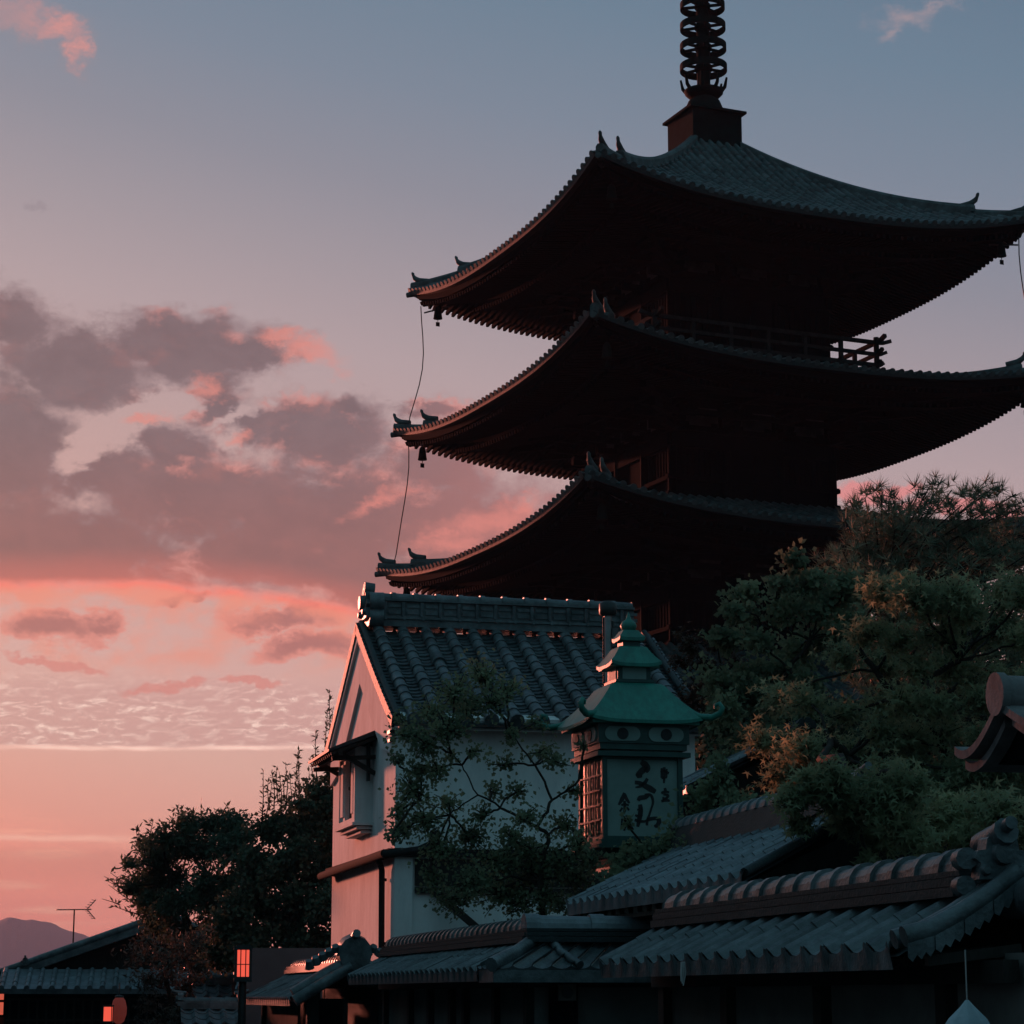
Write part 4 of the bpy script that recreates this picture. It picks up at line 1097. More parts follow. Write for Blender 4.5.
for pts, ws in [
    ([(490, 190), (525, 215), (545, 250), (530, 285)], (40, 66, 70, 40)), ([(548, 235), (505, 270), (462, 318), (500, 325)], (40, 60, 50, 20)),
    ([(430, 385), (470, 388), (520, 412), (575, 440), (625, 470)], (30, 36, 46, 56, 40)), ([(550, 345), (525, 385), (480, 420), (435, 430)], (26, 34, 26, 12)),
    ([(460, 555), (478, 530), (530, 520), (560, 500)], (28, 44, 40, 26)), ([(520, 498), (570, 496), (592, 520), (600, 570), (582, 630), (562, 690), (545, 735), (540, 785)], (16, 26, 26, 22, 18, 20, 26, 22)),
    ([(478, 590), (482, 650), (470, 720), (452, 800)], (36, 46, 44, 26)), ([(430, 690), (455, 700), (500, 690)], (20, 24, 18)), ([(425, 735), (460, 745), (520, 748), (580, 722), (640, 716)], (24, 28, 22, 34, 30)), ([(645, 715), (655, 750), (630, 790), (610, 780)], (40, 44, 34, 16)), ([(450, 640), (500, 636)], (18, 16)),
    ([(675, 285), (712, 275), (755, 292)], (22, 26, 22)), ([(710, 235), (712, 300), (706, 385)], (26, 26, 18)), ([(688, 245), (686, 335)], (22, 22)), ([(735, 250), (732, 330)], (16, 14)), ([(684, 340), (735, 332)], (18, 14)),
    ([(715, 430), (720, 460)], (26, 26)), ([(680, 480), (715, 466), (755, 470)], (22, 26, 18)), ([(700, 490), (745, 500), (720, 530), (690, 520)], (20, 24, 24, 18)), ([(680, 555), (715, 545), (760, 550)], (22, 30, 18)), ([(705, 535), (690, 562)], (18, 12)),
    ([(332, 485), (310, 540), (275, 598)], (26, 40, 16)), ([(335, 500), (352, 545), (378, 580)], (26, 30, 18)), ([(330, 560), (334, 620), (328, 672)], (24, 28, 18)), ([(300, 600), (335, 592), (372, 600)], (18, 22, 14)), ([(310, 625), (285, 660)], (20, 14)), ([(350, 620), (375, 645)], (18, 20)),
    ([(330, 700), (335, 760), (325, 840)], (22, 26, 18)), ([(300, 735), (365, 728)], (18, 18)), ([(295, 780), (372, 775)], (18, 18)), ([(305, 735), (300, 800)], (16, 14)), ([(365, 735), (362, 820)], (16, 16))]:
    stroke(pts, ws)
ink.build('brush_lettering', M['ink'], ls)

# ================================================================== FAR LEFT: wall, small roofs, lamps, house
gw_ = tag(None or (lambda bb: bb.build('rendered_wall', M['concrete']))((lambda bb: (bb.b2((0, 0, 0), (6.2, .25, 4.6)), bb)[1])(MB())), 'plain grey rendered wall behind the street lamp, beside the pink storehouse', 'wall')
gp = at(246, 948, 44); gw_.location = (gp.x, 44, gp.z-4.6); gw_.rotation_euler = (0, 0, R(4))
def small_roof(px, py, Y, wd, dp, label, rzz):
    p = at(px, py, Y); r = thing('gate_roof', p, label, 'roof', 'small tiled roofs beyond the street lamp', rz=rzz)
    b = MB()
    def f1(a, v, h): return Vector((a, -dp+v*.93-h*.3, -.42*dp+v*.4+h))
    L_ = dp/.93
    tile_pans(b, f1, [-wd/2+.25*i for i in range(int(wd/.25))], lambda u: L_, .25, 0, .25, .014, n=8, prof=sanga)
    b.grid(lambda i, j: (-wd/2+wd*i, dp*j, -.42*dp*j), 1, 1); b.grid(lambda i, j: (-wd/2+wd*i, -dp+2*dp*j, -.42*dp-.05), 1, 1); b.build('roof_tiles', M['tile_blue'], r)
    b = MB(); b.b2((-wd/2, -.13, -.02), (wd/2, .13, .09)); cap_ridge(b, (-wd/2, 0, .09), (wd/2, 0, .09), .1, .26); b.build('ridge_cap', M['tile'], r)
    b = MB(); onigawara(b, (wd/2, 0, .14), (1, 0, 0), .2, .1); onigawara(b, (-wd/2, 0, .14), (-1, 0, 0), .2, .1); b.build('ridge_end_tile', M['tile'], r)
    b = MB(); b.b2((-wd/2+.2, -.14, -3.6), (wd/2-.2, .14, -.3)); b.build('wall', M['wallplaster'], r)
    return r
small_roof(214, 984, 47, .85, .6, 'small tiled roof left of the street lamp, the higher one with a pinkish ridge', R(10))
small_roof(210, 1008, 43, 1.05, .65, 'lower small tiled roof left of the street lamp, cut by the bottom of the photo', R(10))
# street lamp
lp = at(243, 963, 34)
sl2 = thing('street_lamp', (lp.x, 34, gz(lp.x, 34)), 'black street lamp with a glowing red slatted lantern head on its post', 'street lamp', rz=R(8))
z0 = lp.z-gz(lp.x, 34)
b = MB(); b.tube([(0, 0, 0), (0, 0, z0-.26)], .055, 12); b.lathe((0, 0, 0), [(.12, 0), (.12, .1), (.07, .18)], 14); b.build('post', M['iron'], sl2)
b = MB(); b.box((0, 0, z0-.23), (.25, .25, .06)); b.box((0, 0, z0+.205), (.26, .26, .04)); b.box((0, 0, z0+.235), (.2, .2, .025))
for sx in (-1, 1):
    for sy in (-1, 1): b.box((sx*.102, sy*.102, z0-.01), (.036, .036, .41))
for k in range(4):
    T = side_fn(k)
    for u in (-.035, .035): b.beam(T(u, -.106, z0-.21), T(u, -.106, z0+.19), .014, .014)
    b.beam(T(-.1, -.106, z0-.02), T(.1, -.106, z0-.02), .012, .012); b.beam(T(-.1, -.106, z0+.19), T(.1, -.106, z0+.19), .02, .02); b.beam(T(-.1, -.106, z0-.2), T(.1, -.106, z0-.2), .02, .02)
b.build('lantern_frame', M['iron'], sl2)
b = MB(); b.box((0, 0, z0-.01), (.19, .19, .385)); b.build('paper_shade', M['paper_lit'], sl2)
# left house
hl = at(0, 978, 60)
lh = thing('house', (at(60, 980, 60).x, 60, gz(-11, 60)), 'low dark house at the left edge with long tiled gable roof and antenna', 'house', rz=R(8))
lx = at(60, 980, 60).x; base = gz(-11, 60)
def lz(row): return at(60, row, 60).z-base
def lX(px): return at(px, 960, 60).x-lx
b = MB(); b.prism([(lX(-60), -.5), (lX(250), -.5), (lX(250), lz(962)), (lX(165), lz(921)), (lX(-60), lz(1003))], .6, 8, lambda a, h, d: (a, d, h)); b.build('gable_wall', M['wood'], lh)
b = MB()
for s_, e_ in (((lX(-70), lz(1000)), (lX(165), lz(914))), ((lX(255), lz(958)), (lX(165), lz(914)))):
    b.prism([(s_[0], s_[1]), (e_[0], e_[1]), (e_[0], e_[1]-.22), (s_[0], s_[1]-.22)], 0., 8.4, lambda a, h, d: (a, d, h))
    b.tube([(s_[0], .05, s_[1]+.03), (e_[0], .05, e_[1]+.03)], .09, 8)
b.build('main_roof', M['tile'], lh)
b = MB()
def f2(a, v, h): return Vector((a, -1.6+v*.95-h*.3, lz(989)+v*.30+h))
tile_rolls(b, f2, [lX(8)+.3*i for i in range(20)], lambda u: 1.55, .3, .06, .4, n=5); b.grid(lambda i, j: f2(lX(8)-.1+6.1*i, 1.6*j, 0.), 1, 1); b.grid(lambda i, j: f2(lX(8)-.1+6.1*i, 1.6*j, -.12), 1, 1); b.grid(lambda i, j: f2(lX(8)-.1+6.1*i, 0, -.12*j), 1, 1)
b.build('pent_roof', M['tile_blue'], lh)
b = MB(); onigawara(b, (lX(26), .0, lz(962)), (0, -1, 0), .17, .1); b.build('ridge_end_tile', M['tile'], lh)
b = MB(); b.b2((lX(10), -.9, -.5), (lX(160), .55, lz(992))); b.build('front_wall', M['oldwood'], lh)
b = MB()
for i in range(26): b.b2((lX(14)+.22*i, -.96, -.4), (lX(14)+.22*i+.05, -.9, lz(998)))
for k in range(4): b.b2((lX(12), -.98, lz(998)-.5*k-.06), (lX(158), -.9, lz(998)-.5*k))
b.build('lattice', M['wood'], lh)
b = MB(); b.b2((lX(-14), .3, lz(1016)), (lX(14), .5, lz(986))); wn_ = b.build('window', M['window_lit'], lh)
b = MB()
for i in range(5): b.b2((lX(-14+7*i)-.03, .24, lz(1016)), (lX(-14+7*i)+.03, .3, lz(986)))
for r_ in (986, 1001, 1016): b.b2((lX(-14), .22, lz(r_)-.03), (lX(14), .28, lz(r_)+.03))
b.build('window_frame', M['oldwood'], wn_)
# small wall lamp + noren glow
wl_ = at(108, 1014, 52)
w2 = thing('wall_lamp', wl_, 'tiny glowing red lantern low before the dark house', 'lantern')
b = MB(); b.box((0, 0, 0), (.16, .16, .30)); b.build('paper_shade', M['paper_lit'], w2)
b = MB(); b.box((0, 0, .17), (.22, .22, .04)); b.box((0, 0, -.17), (.22, .22, .04)); b.tube([(0, 0, -.17), (0, 0, -1.6)], .03, 8)
for sx in (-1, 1):
    for sy in (-1, 1): b.box((sx*.09, sy*.09, 0), (.015, .015, .32))
b.build('lantern_frame', M['iron'], w2)
wl3 = at(119, 1010, 54)
w3_ = thing('round_lantern', wl3, 'round reddish paper lantern just right of the tiny square lantern', 'lantern')
b = MB(); b.lathe((0, 0, 0), [(.05, -.3), (.12, -.25), (.17, -.1), (.175, .05), (.14, .2), (.09, .27)], 20); b.build('paper_shade', mat('dim_lantern_paper', (.04, .018, .016), (.03, .012, .012), .7, 9, emit=(1., .16, .12), estr=.08), w3_)
b = MB(); b.lathe((0, 0, -.34), [(.07, 0), (.07, .04)], 12); b.build('lantern_base', M['iron'], w3_)
b = MB(); b.lathe((0, 0, .27), [(.1, 0), (.1, .04), (.04, .06)], 12); b.tube([(0, 0, .3), (0, 0, .6)], .01, 5); b.build('lantern_cap', M['iron'], w3_)
# antenna
ap = at(73, 946, 61)
an_ = thing('television_antenna', ap, 'thin television antenna standing on the gable roof of the dark left house', 'antenna')
mh = at(73, 909, 61).z-ap.z
b = MB(); b.tube([(0, 0, -.3), (0, 0, mh)], .02, 6); b.build('mast', M['iron'], an_)
k_ = 61/2419.
b = MB(); b.tube([(-18*k_, 0, mh-.02), (15*k_, .3, mh)], .016, 5)
for i in range(11):
    t = i/10; c_ = Vector((-18*k_, 0, mh-.02)).lerp(Vector((11*k_, .25, mh)), t); b.tube([c_+Vector((.05, -.16, 0)), c_+Vector((-.05, .16, 0))], .008, 4)
b.build('boom', M['iron'], an_)
b = MB()
for s_ in (-1, 1):
    for j in range(4): b.tube([(12*k_+.05*j, .2-.3, mh+s_*(.05+.06*j)), (12*k_+.05*j, .2+.3, mh+s_*(.05+.06*j))], .008, 4)
    b.tube([(11*k_, .25, mh), (12*k_+.2, .2, mh+s_*.24)], .012, 5)
b.build('reflector', M['iron'], an_)
# unseen houses across the street, added and sized to shade walls, lantern, gate roof
for i, (w0, w1, h) in enumerate(((2, 32.4, 5.3), (32.8, 41, 8.8), (41.5, 53, 4.6))):
    c_ = st(-7.6, (w0+w1)/2)
    t = thing('townhouse', c_, ['dark timber townhouse across the street with a deep tiled roof', 'taller narrow timber townhouse farther down across the street', 'lowest timber house at the far end across the street'][i], 'house', rz=SA)
    L_ = w1-w0
    b = MB(); b.b2((-2.6, -L_/2, -2), (2.6, L_/2, h-1.2)); b.build('wall', M['wood'], t)
    b = MB(); b.prism([(-3.2, h-1.4), (0, h), (3.2, h-1.4), (3.2, h-1.55), (0, h-.15), (-3.2, h-1.55)], -L_/2-.2, L_/2+.2, lambda a, hh, d: (a, d, hh)); b.build('roof', M['tile_dark'], t)
    for j in range(4):
        b = MB(); y = -L_/2+L_*(j+.5)/4; b.b2((2.6, y-.9, .6), (2.66, y+.9, 2.1))
        for q in range(9): b.b2((2.66, y-.9+.2*q, .6), (2.70, y-.84+.2*q, 2.1))
        b.build('window', M['oldwood'], t)
# ================================================================== TREES
def limb(mb, p, q, r0, r1, bend=.12, n=6, rg=rng):
    p, q = Vector(p), Vector(q); L = (q-p).length; pts = []; rs = []
    o = Vector((rg.uniform(-1, 1), rg.uniform(-1, 1), rg.uniform(-.3, .8)))*bend*L
    for i in range(n+1):
        t = i/n; pts.append(p.lerp(q, t)+o*math.sin(math.pi*t)*.6+Vector((rg.gauss(0, 1), rg.gauss(0, 1), rg.gauss(0, 1)))*L*.018*(0 if i in (0, n) else 1)); rs.append(r0+(r1-r0)*t)
    mb.tube(pts, rs, 6, caps=False); return pts
def rdir(rg):
    z = rg.uniform(-1, 1); a = rg.uniform(0, 2*math.pi); s_ = math.sqrt(1-z*z); return Vector((s_*math.cos(a), s_*math.sin(a), z))
def leaf(mb, c, d, s_, kind, rg, flat=0.):
    n = rdir(rg); n.z = abs(n.z)+flat; n.normalize()
    d = (d-n*d.dot(n)); 
    if d.length < 1e-4: d = n.orthogonal()
    d.normalize(); e = n.cross(d)
    if kind == 'oval':
        w = s_*.42; k = n*s_*.12
        mb.add([c, c+d*s_*.45+e*w-k*0+k, c+d*s_, c+d*s_*.45-e*w+k], [(0, 1, 2), (0, 2, 3)])
    elif kind == 'slim':
        w = s_*.17; mb.add([c, c+d*s_*.45+e*w, c+d*s_, c+d*s_*.45-e*w], [(0, 1, 2, 3)])
    elif kind == 'maple':
        vs = []
        for j, (an, r) in enumerate(((-2.3, .45), (-1.75, .18), (-1.15, .8), (-.6, .27), (0, 1.), (.6, .27), (1.15, .8), (1.75, .18), (2.3, .45))):
            vs.append(c+(d*math.cos(an)+e*math.sin(an))*r*s_*.62+n*(-.10*s_*r))
        vs.append(c); m = len(vs)-1
        mb.add(vs, [(m, j, j+1) for j in range(m-1)])
def tuft(mb, c, d, s_, rg, n=16):
    d = d.normalized()
    for j in range(n):
        q = (d*.55+rdir(rg)*.8).normalized(); e = q.cross(rdir(rg)).normalized()*s_*.034; L = s_*rg.uniform(.7, 1.05)
        mb.add([c-e, c+e, c+q*L], [(0, 1, 2)])
def spray(lb, tb, c, rad, nl, s_, kind, rg, twigs=6, flat=0., root=None, up=.3):
    """leafy clump: twigs radiate from root side through the clump, leaves sit along them"""
    c = Vector(c); rad = Vector(rad)
    per = max(1, nl//twigs)
    for t in range(twigs):
        q = rdir(rg); e = c+Vector((q.x*rad.x, q.y*rad.y, q.z*rad.z))*rg.uniform(.35, 1.05)
        o = c.lerp(Vector(root), .25) if root is not None else c-Vector((0, 0, rad.z*.5))
        o = o.lerp(c, rg.uniform(.2, .9))
        tb.tube([o, o.lerp(e, .55)+rdir(rg)*.04*rad.x, e], [.006+.006*rad.x, .005+.003*rad.x, .003], 4, caps=False)
        ax = (e-o)
        for k in range(per):
            f = rg.random()**.7; sc = .62*(.45+f)*rg.random()**.5
            w = rdir(rg)
            p = o.lerp(e, f)+Vector((w.x*rad.x, w.y*rad.y, w.z*rad.z))*sc
            leaf(lb, p, ax.normalized()*.6+rdir(rg)*.8+Vector((0, 0, up*.0-.15)), s_*rg.uniform(.65, 1.15), kind, rg, flat)
def make_tree(name, base, label, clumps, mt, kind, s_, nl, trunk_r, seed, forks=None, bmat=None, twigs=7, flat=0., group=None, cat='tree', hang=0.):
    rg = random.Random(seed); base = Vector(base)
    root = thing(name, base, label, cat, group)
    lb = WB(); tb = WB(); kb_ = WB()
    forks = [Vector(f) for f in (forks or [])]
    nodes = []
    if forks:
        cur = base-Vector((0, 0, .3)); r = trunk_r
        pts = limb(tb, cur, forks[0], trunk_r, trunk_r*.7, .05, 8, rg); nodes = [(forks[0], trunk_r*.7)]
        for f in forks[1:]:
            b0 = min(nodes, key=lambda nn: (nn[0]-f).length); rr = b0[1]*.72
            pts = limb(tb, b0[0], f, b0[1]*.85, rr, .14, 6, rg); nodes.append((f, rr)); nodes.append((pts[3], (b0[1]+rr)/2))
    for (c, rad, dens) in clumps:
        c = Vector(c); rad = Vector(rad) if hasattr(rad, '__len__') else Vector((rad, rad, rad*.8))
        b0 = min(nodes, key=lambda nn: (nn[0]-c).length+max(0, nn[0].z-c.z)*.5)
        limb(tb, b0[0], c, max(.012, b0[1]*.45), .012, .16, 6, rg)
        n = int(nl*dens)
        spray(lb, tb, c, rad, n, s_, kind, rg, max(3, int(twigs*dens)), flat, b0[0])
    tb.build('trunk', bmat or M['bark'], root); lb.build('crown', mt, root)
    return root
def px_clumps(lst, Y, dY, rg, jit=.0):
    """clump list given by outline: (px,py,r_px,[dens]) -> clumps at a depth Y +- dY"""
    o = []
    for t in lst:
        px, py, r = t[:3]; d = t[3] if len(t) > 3 else 1.
        y = Y+rg.uniform(-dY, dY); k = y/2419.; c = at(px, py, y)
        o.append((c, (r*k, r*k*1.1, r*k*.8), d*(r/20.)**2))
    return o
rg = random.Random(3)
# deciduous garden tree in front of the storehouse
lst = [(408, 735, 20), (432, 712, 22), (455, 690, 24), (480, 672, 24), (505, 690, 20), (425, 745, 22), (448, 728, 26), (470, 705, 24), (412, 790, 24), (435, 770, 22, .6), (402, 830, 18), (425, 822, 24), (450, 800, 22, .6), (420, 765, 18),
       (400, 812, 15), (392, 838, 10, .8), (396, 760, 12), (470, 840, 26), (440, 850, 26), (500, 860, 28), (530, 870, 28), (470, 880, 28), (500, 895, 28), (530, 850, 26), (560, 860, 26), (580, 845, 20), (575, 880, 24), (545, 898, 22),
       (455, 900, 22), (490, 790, 16, .6), (500, 765, 18, .6), (520, 790, 18, .6), (510, 735, 16, .7), (540, 720, 15, .7), (555, 760, 18, .8), (575, 790, 16, .7), (565, 825, 20), (525, 815, 20, .8), (470, 750, 16, .5), (490, 700, 22), (540, 750, 18, .7), (448, 758, 14, .5), (480, 815, 18, .8), (510, 840, 22), (430, 880, 18), (592, 860, 16), (585, 745, 10, .6), (400, 720, 12, .6), (520, 905, 22), (560, 905, 18)]
gY = 24.2
fk = [at(540, 880, gY), at(548, 835, gY), at(520, 818, gY), at(500, 808, gY+.1), at(478, 795, gY), at(462, 765, gY-.1), at(440, 740, gY), at(552, 800, gY+.1), at(535, 765, gY), at(512, 735, gY), at(575, 785, gY), at(450, 815, gY+.2), at(420, 800, gY)]
make_tree('garden_tree', (fk[0].x+.1, gY, 0), 'leafy garden tree with dark crooked branches spread before the white storehouse wall', px_clumps(lst, gY, .55, rg), M['leaf_mid'], 'oval', .050, 260, .05, 11, fk, twigs=16)
# small bush before the lantern sign
lst = [(640, 860, 22), (665, 850, 24), (690, 835, 24), (705, 815, 22), (715, 790, 20), (700, 850, 24), (622, 868, 18), (680, 872, 22), (650, 880, 22), (725, 770, 16, .7), (696, 795, 14, .5), (614, 885, 18), (628, 842, 10, .5), (712, 840, 20), (625, 820, 8, .5), (735, 800, 20), (740, 830, 22)]
bY = 23.2
make_tree('shrub', at(690, 990, bY+.3)*Vector((1, 1, 0)) if False else (at(690, 990, bY).x, bY+.25, 0), 'leafy shrub covering the lower right corner of the green lantern sign', px_clumps(lst, bY, .3, rg), M['leaf_mid'], 'oval', .065, 420, .05, 5, [at(690, 900, bY+.2), at(670, 870, bY+.1), at(705, 850, bY+.2), at(720, 810, bY+.2)], cat='shrub')
# maple mass at right
def fill(poly_rows, step, r0, r1, rg, dens=1.):
    o = []
    for (y, xa, xb) in poly_rows:
        x = xa+rg.uniform(0, step*.5)
        while x < xb:
            o.append((x, y+rg.uniform(-step*.35, step*.35), rg.uniform(r0, r1), dens*rg.uniform(.6, 1.25))); x += step*rg.uniform(.7, 1.3)
    return o
mY = 25.
lst = fill([(600, 870, 1090), (635, 850, 1100), (670, 830, 1110), (705, 800, 1110), (740, 780, 1110), (775, 775, 1100), (805, 780, 1060), (835, 850, 1080), (860, 950, 1070)], 33, 20, 31, rg)
lst += [(775, 700, 24), (760, 740, 22), (905, 585, 22), (955, 590, 24), (1010, 585, 24), (740, 808, 16), (760, 812, 18), (800, 822, 18), (850, 845, 18), (885, 850, 20), (925, 850, 18), (960, 790, 28), (990, 800, 28), (1010, 780, 26), (930, 800, 26), (975, 770, 26), (1000, 830, 22)]
front = px_clumps([(790, 800, 20), (815, 785, 24), (838, 800, 24), (862, 790, 26), (885, 805, 28), (905, 785, 28), (850, 822, 22), (880, 838, 24), (912, 835, 24), (940, 815, 28), (965, 835, 22), (985, 805, 26), (930, 855, 16), (800, 825, 14), (1005, 815, 22), (835, 775, 22), (870, 862, 12)], 17.6, .4, rg)
make_tree('maple_tree', (at(930, 990, mY+1).x, mY+1, 0), 'wide maple with olive feathery sprays hanging over the tea house roof', px_clumps(lst, mY, 1.2, rg)+front, M['leaf_maple'], 'maple', .125, 330, .17, 21,
          [at(930, 880, mY+1), at(915, 820, mY+.6), at(870, 770, mY), at(950, 760, mY+.6), at(1010, 720, mY), at(830, 740, mY-.2), at(900, 700, mY+.4), at(960, 660, mY), at(900, 770, 20.5), at(880, 790, 18.5), at(850, 800, 17.8), at(950, 800, 18.), at(860, 650, mY+.6), at(790, 770, mY-.2)], twigs=16, flat=.15)
# rounder dark tree, left shoulder of the mass
cY = 29.
lst = fill([(590, 790, 860), (615, 735, 870), (645, 720, 860), (675, 705, 840), (705, 715, 820), (735, 715, 800), (765, 720, 790)], 30, 18, 27, rg)
lst += [(795, 560, 16, .8), (812, 575, 20), (775, 580, 14, .7), (745, 592, 16), (728, 610, 14)]
make_tree('camellia_tree', (at(770, 990, cY).x, cY, 0), 'dense small leaved tree between the pagoda foot and the maple', px_clumps(lst, cY, 1.0, rg), M['leaf_mid'], 'oval', .09, 420, .12, 31,
          [at(775, 850, cY), at(765, 790, cY), at(790, 720, cY), at(750, 690, cY), at(810, 640, cY), at(770, 630, cY)], twigs=8)
# red-brown maple right of the lantern top
rY = 30.5
lst = [(690, 645, 18), (705, 665, 20), (680, 660, 14), (722, 690, 20), (700, 690, 16), (715, 640, 14), (735, 660, 18), (690, 700, 16), (708, 715, 18), (678, 632, 7, .7)]
make_tree('red_maple', (at(712, 990, rY).x, rY, 0), 'small reddish brown maple showing just right of the green lantern roof', px_clumps(lst, rY, .5, rg), M['leaf_red'], 'maple', .12, 300, .07, 41,
          [at(712, 800, rY), at(708, 740, rY), at(700, 690, rY), at(720, 670, rY)], flat=.5)
# broad dark tree closing the view below the maple
bY2 = 41.
lst = fill([(640, 880, 1100), (675, 860, 1110), (710, 690, 1110), (745, 690, 1110), (780, 685, 1110), (815, 680, 1110), (850, 680, 1110), (885, 690, 1110)], 40, 26, 36, rg)
make_tree('broadleaf_tree', (at(900, 990, bY2).x, bY2, 0), 'dark broadleaf tree filling the gaps behind the maple and the tea house ridge', px_clumps(lst, bY2, .9, rg), M['leaf_dark'], 'oval', .16, 300, .2, 91,
          [at(900, 900, bY2), at(880, 820, bY2), at(800, 800, bY2), at(980, 790, bY2), at(950, 720, bY2)], twigs=9)
# pine behind
pY = 37.; rgp = random.Random(77)
pt = thing('pine_tree', (at(900, 990, pY).x, pY, 0), 'tall pine behind the maple, needle tufts spiky against the sky', 'tree')
tb = WB(); nb = WB()
pf = [at(900, 820, pY), at(895, 720, pY), at(885, 630, pY), at(880, 560, pY)]
limb(tb, (at(900, 990, pY).x, pY, -.3), pf[0], .24, .2, .03, 8, rgp); limb(tb, pf[0], pf[1], .2, .17, .05, 6, rgp); limb(tb, pf[1], pf[2], .17, .12, .06, 6, rgp); limb(tb, pf[2], pf[3], .12, .06, .08, 6, rgp)
tops = [(763, 506), (772, 500), (782, 512), (800, 505), (812, 495), (824, 508), (835, 503), (868, 520)]
tops = [(770, 505), (790, 500), (800, 512), (830, 508), (850, 500), (845, 520), (865, 498), (882, 490), (895, 502), (875, 515), (905, 510), (918, 494), (930, 486), (940, 498), (952, 490), (962, 505), (985, 492), (994, 487), (1005, 500), (1016, 494), (1026, 505), (925, 512), (975, 515), (1000, 515), (950, 520), (890, 525), (860, 530), (1020, 520)]
pts_ = [(x, y) for x, y in tops if x > 842]
ends = list(pts_)
for (y, xa, xb) in [(528, 850, 1050), (542, 838, 1060), (556, 828, 1070), (572, 820, 1070), (590, 815, 1070), (610, 820, 1080), (635, 840, 1080), (665, 860, 1080), (700, 870, 1080)]:
    x = xa
    while x < xb: ends.append((x+rgp.uniform(-8, 8), y+rgp.uniform(-9, 9))); x += rgp.uniform(13, 22)
for (x, y) in ends:
    Y = pY+rgp.uniform(-1.3, 1.3); e = at(x, y, Y)
    b0 = min([p for p in pf]+[pf[2].lerp(pf[3], .5), pf[1].lerp(pf[2], .5)], key=lambda p: abs((p-e).z+.9)+.3*(p-e).length)
    k = b0.lerp(e, .55)+Vector((0, 0, -.12)); tb.tube([b0.lerp(e, .35)+Vector((0, 0, -.1)), k, e], [.016, .014, .010], 5, caps=False)
    ax = (e-k).normalized()
    for j in range(13):
        o = e-ax*rgp.uniform(0, .45)+rdir(rgp)*.20; tuft(nb, o, (ax*.5+rdir(rgp)*.4+Vector((0, 0, .75))), rgp.uniform(.20, .30), rgp, 18)
tb.build('trunk', M['bark'], pt); nb.build('crown', M['needle'], pt)
# dark trees at left
tY = 50.
lst = fill([(825, 180, 245), (850, 150, 250), (875, 148, 255), (900, 140, 255), (925, 150, 250)], 24, 17, 25, rg, 1.1)
lst += [(150, 848, 16), (165, 838, 18), (230, 832, 16), (245, 836, 12), (130, 888, 14), (128, 865, 10, .7), (188, 826, 14), (145, 905, 16)]
lt = make_tree('dark_tree', (at(190, 1000, tY).x, tY, gz(-8, tY)), 'dark rounded tree at left, nearly black against the pink sky', px_clumps(lst, tY, 1.2, rg), M['leaf_dark'], 'slim', .14, 900, .2, 51,
          [at(195, 980, tY), at(190, 930, tY), at(170, 890, tY), at(215, 880, tY), at(165, 860, tY), at(195, 860, tY), at(235, 855, tY)], twigs=9)
# upright shoots on it
def shoots(label_root, lst, Y, h, nleaf, s_, mt, rgx):
    tb = WB(); lb = WB()
    for (x, y, hh, lean_) in lst:
        Yy = Y+rgx.uniform(-.7, .7); p = at(x, y, Yy); k = Yy/2419.; q = p+Vector((lean_*k, rgx.uniform(-.1, .1), hh*k)); m = p.lerp(q, .5)+Vector((rgx.uniform(-2, 2)*k, 0, 0))
        tb.tube([p, m, q], [.014, .009, .005], 4, caps=False)
        for j in range(int(nleaf*hh/20.)):
            t = rgx.random(); o = p.lerp(m, t*2) if t < .5 else m.lerp(q, t*2-1)
            leaf(lb, o, rdir(rgx)+Vector((0, 0, .8)), s_*rgx.uniform(.6, 1.1), 'slim' if mt is M['leaf_dark'] else 'oval', rgx)
    tb.build('shoots', M['bark'], label_root); lb.build('shoot_leaves', mt, label_root)
rs_ = random.Random(9)
sh = [(x, 850-abs(x-200)*.0+rs_.uniform(-6, 10), rs_.uniform(18, 34), rs_.uniform(-4, 6)) for x in range(140, 256, 5)]
sh += [(145, 880, 26, -22), (140, 895, 22, -30), (138, 905, 20, -30), (150, 870, 26, -18), (140, 915, 10, -30), (132, 895, 14, -25), (140, 850, 24, -6), (150, 845, 26, 2), (125, 890, 14, -22), (120, 905, 6, -18)]
sh += [(212, 835, 30, 14), (200, 838, 22, -5)]
shoots(lt, sh, tY, 0, 14, .17, M['leaf_dark'], rs_)
t2Y = 46.
lst = fill([(835, 262, 335), (860, 250, 340), (885, 240, 340), (910, 235, 345), (935, 225, 345), (955, 215, 320)], 26, 18, 27, rg, 1.1)
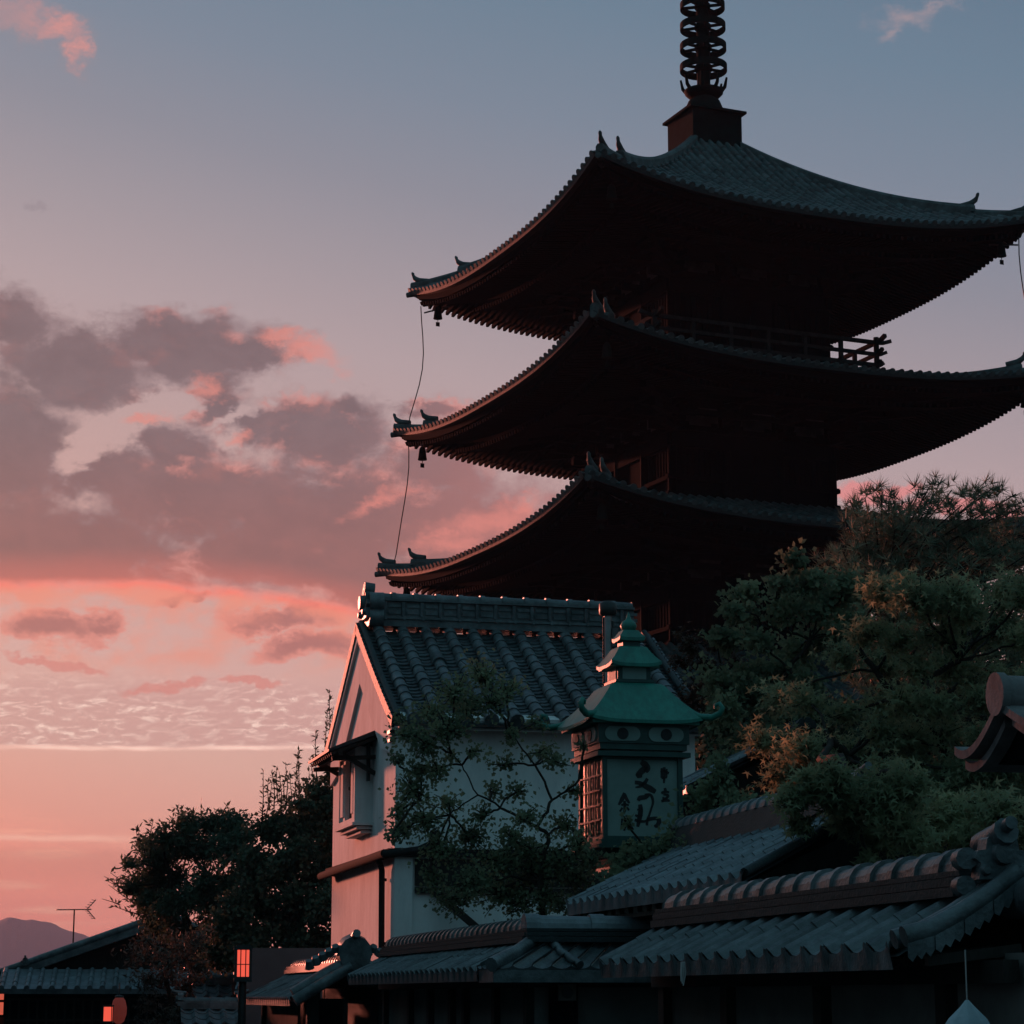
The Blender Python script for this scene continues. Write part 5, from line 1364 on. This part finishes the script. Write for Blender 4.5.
lst += [(300, 800, 16, .5), (322, 790, 18, .7), (325, 815, 20), (290, 820, 16, .5), (335, 765, 12, .5), (275, 838, 12, .6), (318, 805, 20), (332, 775, 16, .8), (308, 830, 22), (328, 845, 22), (335, 800, 18)]
lt2 = make_tree('tall_tree', (at(300, 1000, t2Y).x, t2Y, gz(-5, t2Y)), 'tall loose tree behind the storehouse with thin leafy shoots rising at its top', px_clumps(lst, t2Y, 1.2, rg), M['leaf_dark'], 'oval', .105, 850, .2, 61,
          [at(300, 960, t2Y), at(295, 910, t2Y), at(275, 880, t2Y), at(320, 870, t2Y), at(310, 830, t2Y), at(255, 930, t2Y)], twigs=9)
rs2 = random.Random(19)
sh = [(x, rs2.uniform(800, 835), rs2.uniform(26, 62), rs2.uniform(-6, 6)) for x in range(262, 345, 4)]
sh += [(325, 770, 60, 2), (328, 760, 72, 0), (318, 790, 60, -3), (300, 800, 50, -2), (281, 815, 44, -3), (284, 800, 30, 2), (330, 740, 30, 2)]
shoots(lt2, sh, t2Y, 0, 16, .12, M['leaf_dark'], rs2)
# twiggy pinkish shrub under the dark tree
sY = 44.
lst = fill([(940, 140, 200), (962, 130, 200), (985, 135, 190), (1008, 140, 180), (1028, 140, 175)], 24, 16, 23, rg, .9)
make_tree('twiggy_shrub', (at(170, 1024, sY).x, sY, gz(-8, sY)), 'brownish twiggy shrub below the black rounded tree at left', px_clumps(lst, sY, .8, rg), M['leaf_brown'], 'slim', .11, 420, .07, 71, [at(172, 1010, sY), at(165, 970, sY), at(185, 960, sY)], cat='shrub')
# ================================================================== HAZE
hz = MB(); hz.b2((-2850, -17.5, -30), (2850, 5250, 200))
hm = bpy.data.materials.new('evening_haze'); hm.use_nodes = True; nt = hm.node_tree
for n in list(nt.nodes):
    if n.type != 'OUTPUT_MATERIAL': nt.nodes.remove(n)
pv = nt.nodes.new('ShaderNodeVolumePrincipled'); pv.inputs['Color'].default_value = (.72, .76, .95, 1); pv.inputs['Density'].default_value = .00018
pv.inputs['Anisotropy'].default_value = .0
nt.links.new(pv.outputs[0], nt.nodes['Material Output'].inputs['Volume'])
ho = hz.build('haze', hm); ho['kind'] = 'stuff'
